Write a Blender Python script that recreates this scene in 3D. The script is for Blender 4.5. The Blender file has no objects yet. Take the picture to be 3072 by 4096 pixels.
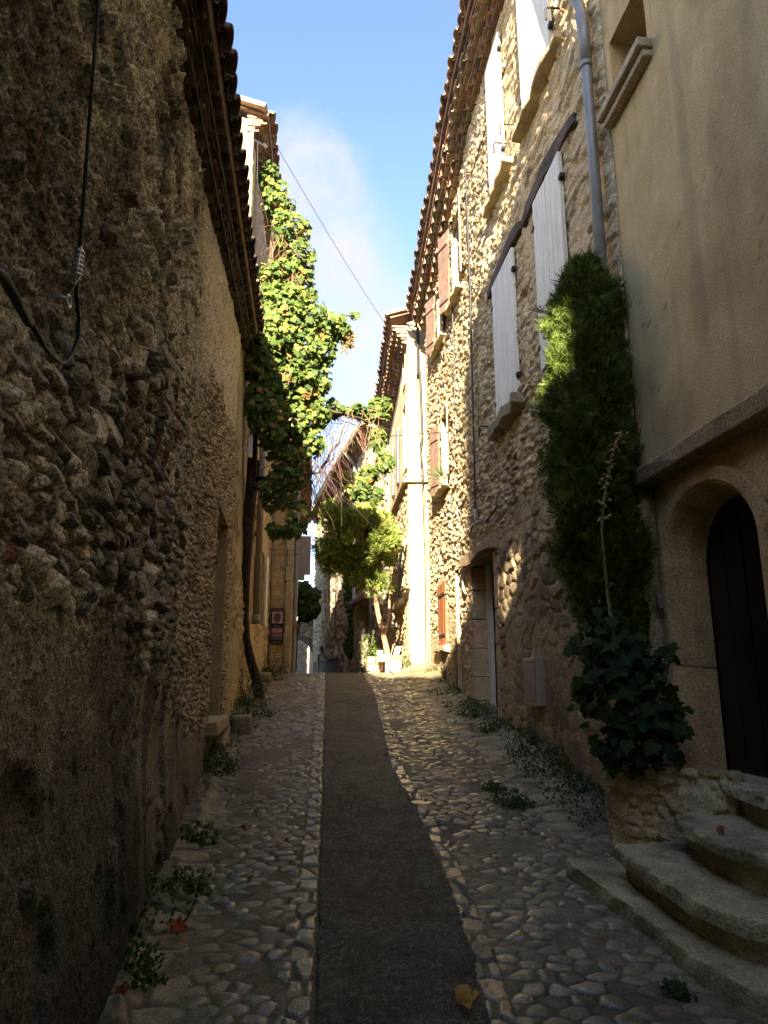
import bpy, math, random
import numpy as np
from mathutils import Vector
random.seed(7); rng = np.random.default_rng(11)
scene = bpy.context.scene
col = scene.collection
R = math.radians
# ------------------------------------------------------------------ camera
cam = bpy.data.objects.new('camera', bpy.data.cameras.new('camera')); col.objects.link(cam)
cam.data.sensor_fit = 'HORIZONTAL'; cam.data.sensor_width = 36.0; cam.data.lens = 33.29
cam.data.clip_start = 0.05; cam.data.clip_end = 2000
cam.location = (0, 0, 0); cam.rotation_euler = (R(90 + 13.0), 0, 0)
scene.camera = cam
# ------------------------------------------------------------------ sky, sun, exposure
SUN_TO = Vector((-0.09, -1.0, 0.42)).normalized()
EL = math.asin(SUN_TO.z); AZ = math.atan2(SUN_TO.x, SUN_TO.y)
world = bpy.data.worlds.new('World'); scene.world = world; world.use_nodes = True
nt = world.node_tree; nt.nodes.clear()
def N(tree, typ, **kw):
    n = tree.nodes.new(typ)
    for k, v in kw.items(): setattr(n, k, v)
    return n
sky = N(nt, 'ShaderNodeTexSky', sky_type='NISHITA', sun_disc=False)
sky.sun_elevation = EL; sky.sun_rotation = AZ
sky.air_density = 1.0; sky.dust_density = 1.0; sky.ozone_density = 3.0
tc = N(nt, 'ShaderNodeTexCoord')
mp = N(nt, 'ShaderNodeMapping'); mp.inputs['Scale'].default_value = (2.4, 2.4, 2.4); mp.inputs['Location'].default_value = (0.35, 0.2, 0.13)
nz = N(nt, 'ShaderNodeTexNoise'); nz.inputs['Scale'].default_value = 1.5; nz.inputs['Detail'].default_value = 7; nz.inputs['Roughness'].default_value = .52
rp = N(nt, 'ShaderNodeValToRGB'); rp.color_ramp.elements[0].position = .50; rp.color_ramp.elements[1].position = .80
sx = N(nt, 'ShaderNodeSeparateXYZ')
# clouds thicken towards the horizon and thin out overhead
mr = N(nt, 'ShaderNodeMapRange'); mr.inputs['From Min'].default_value = .62; mr.inputs['From Max'].default_value = .16
mr.inputs['To Min'].default_value = .10; mr.inputs['To Max'].default_value = 1.0
addn = N(nt, 'ShaderNodeMath', operation='MULTIPLY')
cl = N(nt, 'ShaderNodeMixRGB'); cl.inputs['Color2'].default_value = (1.72, 1.70, 1.74, 1)
bg = N(nt, 'ShaderNodeBackground'); bg.inputs['Strength'].default_value = 0.08
ow = N(nt, 'ShaderNodeOutputWorld')
L = nt.links.new
L(tc.outputs['Generated'], mp.inputs['Vector']); L(mp.outputs['Vector'], nz.inputs['Vector']); L(nz.outputs['Fac'], rp.inputs['Fac'])
L(tc.outputs['Generated'], sx.inputs['Vector']); L(sx.outputs['Z'], mr.inputs['Value'])
L(rp.outputs['Color'], addn.inputs[0]); L(mr.outputs['Result'], addn.inputs[1])
# a loose bank of cloud low over the left roofs
def bank(direction, inner, outer, amount):
    vd = N(nt, 'ShaderNodeVectorMath', operation='DOT_PRODUCT'); vn = N(nt, 'ShaderNodeVectorMath', operation='ADD'); ns = N(nt, 'ShaderNodeTexNoise'); ns.inputs['Scale'].default_value = 5.5; ns.inputs['Detail'].default_value = 8; ns.inputs['Roughness'].default_value = .6
    sb = N(nt, 'ShaderNodeVectorMath', operation='SUBTRACT'); sb.inputs[1].default_value = (.5, .5, .5); sc_ = N(nt, 'ShaderNodeVectorMath', operation='SCALE'); sc_.inputs['Scale'].default_value = .16
    L(tc.outputs['Generated'], ns.inputs['Vector']); L(ns.outputs['Color'], sb.inputs[0]); L(sb.outputs['Vector'], sc_.inputs[0]); L(tc.outputs['Generated'], vn.inputs[0]); L(sc_.outputs['Vector'], vn.inputs[1])
    nm = N(nt, 'ShaderNodeVectorMath', operation='NORMALIZE'); L(vn.outputs['Vector'], nm.inputs[0]); L(nm.outputs['Vector'], vd.inputs[0]); vd.inputs[1].default_value = Vector(direction).normalized()
    m_ = N(nt, 'ShaderNodeMapRange', interpolation_type='SMOOTHSTEP'); m_.inputs['From Min'].default_value = math.cos(R(outer)); m_.inputs['From Max'].default_value = math.cos(R(inner)); m_.inputs['To Max'].default_value = amount
    L(vd.outputs['Value'], m_.inputs['Value']); return m_.outputs['Result']
acc = addn.outputs['Value']
for b in (bank((-.108, .775, .612), .3, 5.0, .75), bank((-.075, .805, .58), .3, 5.5, .62), bank((-.02, .817, .576), .2, 4, .28), bank((-.09, .845, .52), .5, 8, .6), bank((-.05, .93, .28), 3, 17, .75), bank((.0, .85, .5), .5, 6, .3)):
    mx = N(nt, 'ShaderNodeMath', operation='ADD', use_clamp=True); L(acc, mx.inputs[0]); L(b, mx.inputs[1]); acc = mx.outputs['Value']
wisp = N(nt, 'ShaderNodeTexNoise'); wisp.inputs['Scale'].default_value = 7; wisp.inputs['Detail'].default_value = 9; wisp.inputs['Roughness'].default_value = .62; L(tc.outputs['Generated'], wisp.inputs['Vector'])
wr = N(nt, 'ShaderNodeMapRange'); wr.inputs['From Min'].default_value = .34; wr.inputs['From Max'].default_value = .66; wr.inputs['To Min'].default_value = .35; wr.inputs['To Max'].default_value = 1.1; L(wisp.outputs['Fac'], wr.inputs['Value'])
wm = N(nt, 'ShaderNodeMath', operation='MULTIPLY', use_clamp=True); L(acc, wm.inputs[0]); L(wr.outputs['Result'], wm.inputs[1]); L(wm.outputs['Value'], cl.inputs['Fac']); tint = N(nt, 'ShaderNodeMixRGB', blend_type='MULTIPLY'); tint.inputs['Fac'].default_value = 1; tint.inputs['Color2'].default_value = (1.0, .93, 1.0, 1)
L(sky.outputs['Color'], tint.inputs['Color1']); L(tint.outputs['Color'], cl.inputs['Color1'])
L(cl.outputs['Color'], bg.inputs['Color']); L(bg.outputs['Background'], ow.inputs['Surface'])
sun = bpy.data.objects.new('sun', bpy.data.lights.new('sun', 'SUN')); col.objects.link(sun)
sun.data.energy = 5.0; sun.data.angle = R(0.5); sun.data.color = (1.0, .84, .66)
sun.rotation_euler = SUN_TO.to_track_quat('Z', 'Y').to_euler()
vs = scene.view_settings; vs.view_transform = 'Standard'; vs.look = 'None'; vs.gamma = 1.0; vs.use_curve_mapping = False
vs.exposure = 2.8
scene.cycles.max_bounces = 6; scene.cycles.diffuse_bounces = 4

# ------------------------------------------------------------------ helpers
def tag(o, label=None, cat=None, group=None, kind=None):
    if label: o['label'] = label
    if cat: o['category'] = cat
    if group: o['group'] = group
    if kind: o['kind'] = kind
    return o
def empty(name, loc, label, cat, group=None):
    o = bpy.data.objects.new(name, None); o.empty_display_size = .2; col.objects.link(o); o.location = loc
    return tag(o, label, cat, group)
def link(name, me, mat, parent=None):
    o = bpy.data.objects.new(name, me); col.objects.link(o)
    if mat is not None: me.materials.append(mat)
    if parent is not None:
        o.parent = parent
        o.matrix_parent_inverse = parent_world(parent).inverted()
    return o
def parent_world(p):
    from mathutils import Matrix
    m = Matrix.LocRotScale(p.location, p.rotation_euler, p.scale)
    if p.parent: m = parent_world(p.parent) @ p.matrix_parent_inverse @ m
    return m
class MB:
    """collects polygons in world space and links them as one mesh"""
    def __init__(s): s.v = []; s.f = []; s.c = []
    def add(s, vs_, fs_, c=(1, 1, 1)):
        b = len(s.v); s.v += [tuple(p) for p in vs_]; s.f += [tuple(b + i for i in f) for f in fs_]
        s.c += [c] * len(vs_)
    def box(s, o, ax, ay, az, c=(1, 1, 1), jit=0):
        """corner o and three edge vectors"""
        o = Vector(o); ax = Vector(ax); ay = Vector(ay); az = Vector(az)
        p = [o, o+ax, o+ax+ay, o+ay, o+az, o+ax+az, o+ax+ay+az, o+ay+az]
        if jit: p = [q + Vector([random.uniform(-jit, jit) for _ in range(3)]) for q in p]
        s.add(p, [(3,2,1,0),(4,5,6,7),(0,1,5,4),(1,2,6,5),(2,3,7,6),(3,0,4,7)], c)
    def tube(s, pts, r, n=6, c=(1, 1, 1)):
        pts = [Vector(p) for p in pts]; rs = r if isinstance(r, (list, tuple)) else [r]*len(pts)
        vs_ = []; fs_ = []
        u = None
        for i, p in enumerate(pts):
            d = (pts[min(i+1, len(pts)-1)] - pts[max(i-1, 0)]).normalized()
            if u is None:
                u = d.orthogonal().normalized()
            else:
                u = (u - d*u.dot(d)).normalized()
            w = d.cross(u)
            for k in range(n):
                a = 2*math.pi*k/n
                vs_.append(p + (u*math.cos(a) + w*math.sin(a))*rs[i])
        for i in range(len(pts)-1):
            for k in range(n):
                fs_.append((i*n+k, i*n+(k+1) % n, (i+1)*n+(k+1) % n, (i+1)*n+k))
        fs_.append(tuple(range(n-1, -1, -1))); fs_.append(tuple(range((len(pts)-1)*n, len(pts)*n)))
        s.add(vs_, fs_, c)
    def lathe(s, centre, prof, n=20, c=(1, 1, 1)):
        vs_ = []; fs_ = []
        for (r, z) in prof:
            for k in range(n):
                a = 2*math.pi*k/n; vs_.append((centre[0]+r*math.cos(a), centre[1]+r*math.sin(a), centre[2]+z))
        for i in range(len(prof)-1):
            for k in range(n): fs_.append((i*n+k, i*n+(k+1) % n, (i+1)*n+(k+1) % n, (i+1)*n+k))
        s.add(vs_, fs_, c)
    def build(s, name, mat, parent=None, smooth=False, bevel=0):
        me = bpy.data.meshes.new(name); me.from_pydata(s.v, [], s.f); me.update()
        ca = me.color_attributes.new('Col', 'FLOAT_COLOR', 'POINT')
        a = np.ones((len(s.v), 4), np.float32); a[:, :3] = np.array(s.c, np.float32).reshape(-1, 3)
        ca.data.foreach_set('color', a.ravel())
        if smooth: me.polygons.foreach_set('use_smooth', np.ones(len(me.polygons), bool))
        o = link(name, me, mat, parent)
        if bevel:
            b = o.modifiers.new('bevel', 'BEVEL'); b.width = bevel; b.segments = 2; b.limit_method = 'ANGLE'
        return o
def np_mesh(name, V, F, C, mat, parent=None, smooth=True):
    """V (n,3), F (m,k) all faces the same size, C (n,3) colours or None"""
    me = bpy.data.meshes.new(name); V = np.asarray(V, np.float32); F = np.asarray(F, np.int32)
    me.vertices.add(len(V)); me.vertices.foreach_set('co', V.ravel())
    k = F.shape[1]
    me.loops.add(F.size); me.loops.foreach_set('vertex_index', F.ravel())
    me.polygons.add(len(F)); me.polygons.foreach_set('loop_start', np.arange(0, F.size, k, dtype=np.int32))
    me.polygons.foreach_set('loop_total', np.full(len(F), k, np.int32))
    me.update(calc_edges=True)
    if smooth: me.polygons.foreach_set('use_smooth', np.ones(len(F), bool))
    if C is not None:
        ca = me.color_attributes.new('Col', 'FLOAT_COLOR', 'POINT')
        a = np.ones((len(V), 4), np.float32); a[:, :C.shape[1]] = C
        ca.data.foreach_set('color', a.ravel())
    me.validate()
    return link(name, me, mat, parent)
def grid_mesh(name, P, C, mat, parent=None, keep=None, flip=False):
    ny, nx = P.shape[:2]
    idx = np.arange(ny*nx).reshape(ny, nx)
    F = np.stack([idx[:-1, :-1], idx[:-1, 1:], idx[1:, 1:], idx[1:, :-1]], -1)
    if flip: F = F[..., ::-1]
    F = F[keep] if keep is not None else F.reshape(-1, 4)
    return np_mesh(name, P.reshape(-1, 3), F, C.reshape(-1, C.shape[-1]), mat, parent)
# noise
def h2(i, j, k=0.0):
    t = np.sin(i*127.1 + j*311.7 + k*74.7 + 3.3)*43758.5453
    return t - np.floor(t)
def vnoise(x, y, k=0.0):
    i = np.floor(x); j = np.floor(y); f = x-i; g = y-j
    f = f*f*(3-2*f); g = g*g*(3-2*g)
    return (h2(i, j, k)*(1-f) + h2(i+1, j, k)*f)*(1-g) + (h2(i, j+1, k)*(1-f) + h2(i+1, j+1, k)*f)*g
def fbm(x, y, o=4, k=0.0, gain=.5):
    s = 0; a = 1; t = 0
    for q in range(o):
        s = s + a*vnoise(x, y, k+q*9.1); t += a; a *= gain; x = x*2.03+1.7; y = y*2.03-2.3
    return s/t
def sst(a, b, x):
    t = np.clip((x-a)/(b-a), 0, 1); return t*t*(3-2*t)
def cells(u, v, k=0.0, jit=.8):
    """irregular cells: edge distance, three randoms, offset from the centre"""
    iu = np.floor(u); iv = np.floor(v)
    F1 = np.full(u.shape, 9.); F2 = np.full(u.shape, 9.)
    ci = np.zeros(u.shape); cj = np.zeros(u.shape); DX = np.zeros(u.shape); DY = np.zeros(u.shape)
    for dj in (-1, 0, 1):
        for di in (-1, 0, 1):
            a = iu+di; b = iv+dj
            dx = u-(a+.5+jit*(h2(a, b, k)-.5)+.5*(np.mod(b, 2)-.5)); dy = v-(b+.5+jit*(h2(a, b, k+5)-.5))
            d = np.sqrt(dx*dx+dy*dy)
            near = d < F1
            F2 = np.where(near, F1, np.minimum(F2, d))
            F1 = np.where(near, d, F1)
            ci = np.where(near, a, ci); cj = np.where(near, b, cj); DX = np.where(near, dx, DX); DY = np.where(near, dy, DY)
    return F2-F1, h2(ci, cj, k+11), h2(ci, cj, k+17), h2(ci, cj, k+23), DX, DY
def mix(a, b, t):
    a = np.asarray(a, float); b = np.asarray(b, float); t = np.asarray(t)[..., None]
    return a*(1-t)+b*t
# materials
def mat(name, base=(1, 1, 1), rough=.9, noise=(6., .25), bump=(60., .15, .01), usecol=True, metal=0., grain=None, spec=.3, translucent=0., speck=None):
    m = bpy.data.materials.new(name); m.use_nodes = True; t = m.node_tree; b = t.nodes['Principled BSDF']
    b.inputs['Roughness'].default_value = rough; b.inputs['Metallic'].default_value = metal
    b.inputs['Specular IOR Level'].default_value = spec
    tcn = N(t, 'ShaderNodeTexCoord')
    no = N(t, 'ShaderNodeTexNoise'); no.inputs['Scale'].default_value = noise[0]; no.inputs['Detail'].default_value = 6
    t.links.new(tcn.outputs['Object'], no.inputs['Vector'])
    mrn = N(t, 'ShaderNodeMapRange'); mrn.inputs['To Min'].default_value = 1-noise[1]; mrn.inputs['To Max'].default_value = 1+noise[1]
    mrn.inputs['From Min'].default_value = .3; mrn.inputs['From Max'].default_value = .7
    t.links.new(no.outputs['Fac'], mrn.inputs['Value'])
    mu = N(t, 'ShaderNodeMixRGB', blend_type='MULTIPLY'); mu.inputs['Fac'].default_value = 1
    if usecol:
        at = N(t, 'ShaderNodeVertexColor', layer_name='Col')
        m2 = N(t, 'ShaderNodeMixRGB', blend_type='MULTIPLY'); m2.inputs['Fac'].default_value = 1
        m2.inputs['Color2'].default_value = (*base, 1)
        t.links.new(at.outputs['Color'], m2.inputs['Color1']); t.links.new(m2.outputs['Color'], mu.inputs['Color1'])
    else: mu.inputs['Color1'].default_value = (*base, 1)
    t.links.new(mrn.outputs['Result'], mu.inputs['Color2'])
    out = mu.outputs['Color']
    if speck:   # small stones and grit showing in the surface, pale and dark
        sn = N(t, 'ShaderNodeTexNoise'); sn.inputs['Scale'].default_value = speck[0]; sn.inputs['Detail'].default_value = 3; sn.inputs['Roughness'].default_value = .65
        t.links.new(tcn.outputs['Object'], sn.inputs['Vector'])
        sr = N(t, 'ShaderNodeMapRange'); sr.inputs['From Min'].default_value = .36; sr.inputs['From Max'].default_value = .66; sr.inputs['To Min'].default_value = speck[1]; sr.inputs['To Max'].default_value = 2-speck[1]
        t.links.new(sn.outputs['Fac'], sr.inputs['Value'])
        m4 = N(t, 'ShaderNodeMixRGB', blend_type='MULTIPLY'); m4.inputs['Fac'].default_value = 1
        t.links.new(out, m4.inputs['Color1']); t.links.new(sr.outputs['Result'], m4.inputs['Color2']); out = m4.outputs['Color']
    if grain:   # wood grain / brushed streaks, stretched along one object axis
        gm = N(t, 'ShaderNodeMapping'); gm.inputs['Scale'].default_value = grain[0]
        gn = N(t, 'ShaderNodeTexNoise'); gn.inputs['Scale'].default_value = 1; gn.inputs['Detail'].default_value = 5
        t.links.new(tcn.outputs['Object'], gm.inputs['Vector']); t.links.new(gm.outputs['Vector'], gn.inputs['Vector'])
        gr = N(t, 'ShaderNodeMapRange'); gr.inputs['From Min'].default_value = .35; gr.inputs['From Max'].default_value = .65
        gr.inputs['To Min'].default_value = grain[1]; gr.inputs['To Max'].default_value = 1.1
        t.links.new(gn.outputs['Fac'], gr.inputs['Value'])
        m3 = N(t, 'ShaderNodeMixRGB', blend_type='MULTIPLY'); m3.inputs['Fac'].default_value = 1
        t.links.new(out, m3.inputs['Color1']); t.links.new(gr.outputs['Result'], m3.inputs['Color2']); out = m3.outputs['Color']
    t.links.new(out, b.inputs['Base Color'])
    if bump:
        bn = N(t, 'ShaderNodeTexNoise'); bn.inputs['Scale'].default_value = bump[0]; bn.inputs['Detail'].default_value = 5
        t.links.new(tcn.outputs['Object'], bn.inputs['Vector'])
        bp = N(t, 'ShaderNodeBump'); bp.inputs['Strength'].default_value = bump[1]; bp.inputs['Distance'].default_value = bump[2]
        t.links.new(bn.outputs['Fac'], bp.inputs['Height']); t.links.new(bp.outputs['Normal'], b.inputs['Normal'])
    if translucent:
        tr = N(t, 'ShaderNodeBsdfTranslucent'); t.links.new(out, tr.inputs['Color'])
        ms = N(t, 'ShaderNodeMixShader'); ms.inputs['Fac'].default_value = translucent
        o = t.nodes['Material Output']
        t.links.new(b.outputs['BSDF'], ms.inputs[1]); t.links.new(tr.outputs['BSDF'], ms.inputs[2]); t.links.new(ms.outputs['Shader'], o.inputs['Surface'])
    return m
M_STONE = mat('rubble_masonry', base=(1.08, 1.04, .86), noise=(9., .22), bump=(70., .8, .014), speck=(60., .62))
M_RENDER = mat('lime_render', base=(1.06, 1.04, .78), noise=(3.5, .12), bump=(90., .6, .01), speck=(110., .82))
M_TILE = mat('terracotta_tile', noise=(14., .35), bump=(50., .3, .008))
M_CUT = mat('cut_limestone', base=(1.08, 1.04, .86), noise=(7., .2), bump=(65., .8, .012), speck=(75., .68))
M_ASPH = mat('asphalt', noise=(6., .25), bump=(150., 1., .012), rough=.75, speck=(170., .05))
M_WHITE = mat('white_paint', base=(.78, .76, .62), usecol=False, rough=.55, noise=(8., .06), bump=(40., .1, .004), grain=((60, 60, 1.2), .82))
M_BROWN = mat('brown_wood_paint', base=(.19, .125, .085), usecol=False, rough=.6, noise=(8., .2), bump=(40., .1, .004), grain=((70, 70, 2), .7))
M_ORANGE = mat('orange_stained_wood', base=(.30, .10, .035), usecol=False, rough=.55, noise=(8., .2), bump=(40., .1, .004), grain=((70, 70, 2), .75))
M_BEAM = mat('weathered_oak', base=(.115, .085, .06), usecol=False, rough=.9, noise=(5., .35), bump=(30., .5, .01), grain=((25, 3, 40), .45))
M_DARK = mat('dark_interior', base=(.012, .010, .009), usecol=False, rough=.9, noise=(5., .1), bump=None)
M_DOOR = mat('dark_stained_door', base=(.022, .015, .011), usecol=False, rough=.4, noise=(5., .2), bump=(30., .2, .005), grain=((50, 50, 2), .6))
M_ZINC = mat('zinc', base=(.27, .27, .245), usecol=False, rough=.5, metal=.35, noise=(6., .15), bump=(30., .05, .003))
M_IRON = mat('black_iron', base=(.02, .018, .017), usecol=False, rough=.6, noise=(20., .2), bump=None)
M_CABLE = mat('black_rubber_cable', base=(.015, .015, .016), usecol=False, rough=.5, noise=(20., .1), bump=None)
M_STEEL = mat('galvanised_steel', base=(.6, .6, .62), usecol=False, rough=.35, metal=.9, noise=(20., .1), bump=None)
M_GLASS = mat('window_glass', base=(.03, .035, .04), usecol=False, rough=.08, noise=(2., .1), bump=None, spec=.6)
M_PVC = mat('grey_plastic_pipe', base=(.33, .29, .22), usecol=False, rough=.5, noise=(10., .12), bump=None)
M_BOX = mat('beige_plastic', base=(.46, .38, .28), usecol=False, rough=.5, noise=(4., .1), bump=(80., .05, .002))
M_GREYP = mat('grey_painted_wood', base=(.22, .21, .20), usecol=False, rough=.7, noise=(8., .1), bump=None)
M_BARK = mat('bark', noise=(18., .4), bump=(35., .8, .02))
M_LEAF = mat('vine_leaf', noise=(25., .25), bump=None, rough=.6, translucent=.30, spec=.15)
M_CONIF = mat('conifer_spray', noise=(12., .25), bump=None, rough=.65, translucent=.25)
M_PAINT = mat('painted_surface', noise=(10., .06), bump=None, rough=.6)
M_POT = mat('pale_glazed_clay', base=(.62, .56, .45), usecol=False, rough=.6, noise=(7., .12), bump=(40., .1, .004))
# ------------------------------------------------------------------ terrain shape
GY = [-40, 12.0, 13.0, 13.8, 16, 20, 36, 60]; GZ = [-6.6, -.10, .010, .045, .05, -.02, -.5, -.9]
def zg(x, y):
    z = np.interp(y, GY, GZ)
    z = np.where(np.asarray(y) < 12, -1.6+.125*np.asarray(y, float), z)
    return z + .12*sst(0., .6, np.asarray(x, float))*sst(11., 13.2, np.asarray(y, float))
def xl(y):   # foot of the left row of houses
    return np.interp(y, [-12, 3.05, 8.2, 8.3, 14, 14.02, 21, 40], [.89, -1.11, -1.795, -1.82, -2.26, -1.83, -2.55, -5.])
def xr(y):   # foot of the right row
    return np.interp(y, [-12, 4.6, 12.9, 13.0, 13.4, 17.7, 33, 40], [3.47, 1.726, .858, .858, .46, .13, -3.2, -4.])
ASL = ([-3, 2.93, 3.68, 4.91, 7.6, 11.65, 13.5, 16, 24], [.15, -.268, -.324, -.415, -.63, -.94, -1.1, -1.25, -1.6])
ASR = ([-3, 2.93, 3.68, 4.52, 5.38, 6.52, 8.33, 10.7, 12.2, 13.5, 16, 24], [.75, .388, .37, .328, .231, .07, -.02, -.14, -.30, -.40, -.55, -.9])
def asl(y): return np.interp(y, *ASL)
def asr(y): return np.interp(y, *ASR)
def ground_surface():
    # far sheet out to the horizon, then the cobbled lane on top
    ys = np.concatenate([np.linspace(-200, -10, 20), np.linspace(-9, 60, 70), np.linspace(70, 600, 12)])
    xs = np.concatenate([np.linspace(-400, -8, 12), np.linspace(-7, 7, 29), np.linspace(8, 400, 12)])
    X, Y = np.meshgrid(xs, ys)
    Z = np.interp(Y, GY, GZ) - .16
    P = np.stack([X, Y, Z], -1); C = np.broadcast_to(np.array([.16, .14, .10]), P.shape)
    tag(grid_mesh('ground', P, C, M_CUT), kind='structure')
    ys = [-4.]
    while ys[-1] < 24: ys.append(ys[-1] + ((.0078*max(1., ys[-1]/3.3)) if ys[-1] > 2.2 else .04))
    ys = np.array(ys); t = np.linspace(0, 1, 430)
    A = xl(ys)-.25; B = np.where(ys < 5.1, xr(ys)+.1, xr(ys)+.2)
    X = A[:, None]*(1-t)+B[:, None]*t; Y = np.repeat(ys[:, None], len(t), 1)
    Z = zg(X, Y)
    l = asl(Y); r = asr(Y); dl = X-(xl(Y)); dr = xr(Y)-X
    wx = X + .05*(fbm(X*3, Y*3, 3, 2.)-.5) ; wy = Y + .09*(fbm(X*2.2, Y*2.2, 3, 5.)-.5) + .02*np.sin(X*5)
    # main cobbles
    e, a1, a2, a3, dx, dy = cells(wx/.115, wy/.074, 1., .70)
    # bigger rough flags by the right-hand wall and along the left-hand wall
    e2, b1, b2, b3, ex, ey = cells(wx/.26+7, wy/.17+3, 4., .9)
    # narrow border course either side of the asphalt
    edge = np.minimum(np.abs(X-l), np.abs(X-r)); bord = ((edge < .095) & ((X < l) | (X > r)))
    e3, c1, c2, c3_, fx, fy = cells(np.where(X < l, (X-l)/.14+20.5, (X-r)/.14+40.5)+.12*(fbm(X*9, Y*9, 2, 48.)-.5), Y/.135+.35*np.sin(Y*2.3), 8., .5)
    flag = sst(.62, .45, dr+.25*(fbm(X*2, Y*2, 3, 7.)-.5)) * sst(4.4, 5.2, Y)
    flag = np.maximum(flag, sst(.34, .22, dl+.2*(fbm(X*3, Y*3, 3, 8.)-.5)))
    bw = bord.astype(float)
    def dome(e, s): return sst(.02, s, e)
    hc = (sst(.08, .22, e)*.006+sst(.10, .6, e)*.005)*(.3+1.0*a1)+ (dx*(a2-.5)*.014+dy*(a3-.35)*.022)*sst(.08, .22, e)
    hf = dome(e2, .2)*(.005+.015*b1)+ (ex*(b2-.5)+ey*(b3-.5))*.03
    hb = dome(e3, .22)*(.006+.014*c1)
    lost = np.maximum(sst(.60, .70, fbm(X*1.7+4, Y*1.7, 4, 12.)), sst(.80, .9, a3))       # patches where mortar has filled the joints
    H = hc*(1-.75*lost)*(1-flag)+hf*flag; H = H*(1-bw)+hb*bw
    H += .006*(fbm(X*22, Y*22, 3, 6.)-.5) + .05*(fbm(X*.9, Y*.9, 3, 16.)-.5)
    m = sst(.11, .22, e)*(1-flag)*(1-lost*.8)+dome(e2, .15)*flag; m = m*(1-bw)+dome(e3, .2)*bw
    st = mix((.12, .10, .068), (.30, .25, .175), a2**1.3); st = mix(st, (.24, .145, .085), sst(.74, .78, a3)*(.6)); st = mix(st, (.22, .20, .165), sst(.26, .22, a3)*.7); st = st*(.75+.5*fbm(X*14, Y*14, 3, 44.))[..., None]
    sf = mix((.17, .135, .085), (.35, .285, .19), b2); sb = mix((.12, .10, .07), (.27, .225, .16), c2)*(.75+.5*fbm(X*14, Y*14, 3, 47.))[..., None]
    C = mix(st, sf, flag); C = mix(C, sb, bw)
    mort = mix((.095, .082, .058), (.19, .16, .115), fbm(X*5, Y*5, 4, 3.))
    dirt = sst(.5, .75, fbm(X*2.4, Y*2.4, 4, 20.)); mort = mix(mort, (.055, .05, .035), dirt)
    C = mix(mort, C, np.clip(m, 0, 1))
    # fillet of old mortar along the foot of the left wall, worn and broken
    fil = sst(.19, .10, dl+.16*(fbm(Y*2.2, X*0+1, 4, 4.)-.5))*sst(8.6, 8.2, Y)*sst(.36, .46, fbm(Y*1.3, X*.5, 3, 45.))
    H += fil*(.025+.04*fbm(Y*8, X*8, 4, 9.)); C = mix(C, mix((.05, .042, .03), (.12, .095, .065), fbm(X*7, Y*5, 4, 46.)), fil*.85)
    fr = sst(.22, .02, dr)*sst(5., 5.6, Y)
    H += fr*.06; C = mix(C, (.15, .125, .09), fr*.7)
    inside = sst(.0, .03, np.minimum(X-l, r-X))
    H = H*(1-inside) - .02*inside
    gloss = np.clip(m, 0, 1)*(1-.5*flag)*(.45+.55*a1)*sst(.2, .6, fbm(X*9, Y*9, 3, 49.)+.2)
    P = np.stack([X, Y, Z+H], -1)
    C = C*np.array([1.0, 1.02, .74]); C4 = np.concatenate([C, gloss[..., None]], -1)
    mm = mat('cobbles', noise=(30., .22), bump=(110., .45, .007), speck=(120., .6))
    t_ = mm.node_tree; b = t_.nodes['Principled BSDF']; at = [n for n in t_.nodes if n.type == 'VERTEX_COLOR'][0]
    rg = N(t_, 'ShaderNodeMapRange'); rg.inputs['To Min'].default_value = .92; rg.inputs['To Max'].default_value = .17
    t_.links.new(at.outputs['Alpha'], rg.inputs['Value']); t_.links.new(rg.outputs['Result'], b.inputs['Roughness'])
    b.inputs['Specular IOR Level'].default_value = .85
    tag(grid_mesh('cobbled_lane', P, C4, mm), kind='structure')
    # asphalt strip
    ya = np.concatenate([np.linspace(-4, 2, 40), np.linspace(2.03, 14, 900), np.linspace(14.1, 24, 60)]); ta = np.linspace(0, 1, 90)
    rag = .03*(fbm(ya*6, ya*0, 3, 31.)-.5); rag2 = .13*(fbm(ya*3.2, ya*0+9, 5, 33., .7)-.5)
    la = asl(ya)+rag+.01; ra = asr(ya)+rag2
    X = la[:, None]*(1-ta)+ra[:, None]*ta; Y = np.repeat(ya[:, None], len(ta), 1)
    Z = zg(X, Y)+.012+.05*(fbm(X*.9, Y*.9, 3, 16.)-.5)+.012*(fbm(X*9, Y*9, 3, 32.)-.5)
    Z[:, 0] -= .05; Z[:, -1] -= .05
    pt = sst(.0, .03, X-(ra[:, None]-np.interp(ya, [6.6, 7.2, 9, 11, 12, 12.6], [0, .13, .16, .14, .11, 0])[:, None]+.05*(fbm(Y*7, X*3, 3, 40.)-.5)))
    ck = np.abs(fbm(X*2.2, Y*1.6, 5, 36.)-.5); rep_ = sst(.55, .57, fbm(X*1.1+7, Y*.7, 4, 37.))
    Z = Z-.006*sst(.008, .001, ck)-.005*rep_
    C = mix(mix((.085, .078, .050), (.150, .138, .090), fbm(X*5, Y*5, 5, 35.)), (.155, .125, .09), pt)
    C = mix(C, (.045, .040, .026), np.maximum(sst(.007, .001, ck)*.7, rep_*.45))
    C = mix(C, (.26, .24, .18), sst(.66, .74, vnoise(X*60, Y*60, 38.))*.35)
    tag(grid_mesh('asphalt_strip', np.stack([X, Y, Z], -1), C, M_ASPH), kind='structure')
ground_surface()

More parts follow.
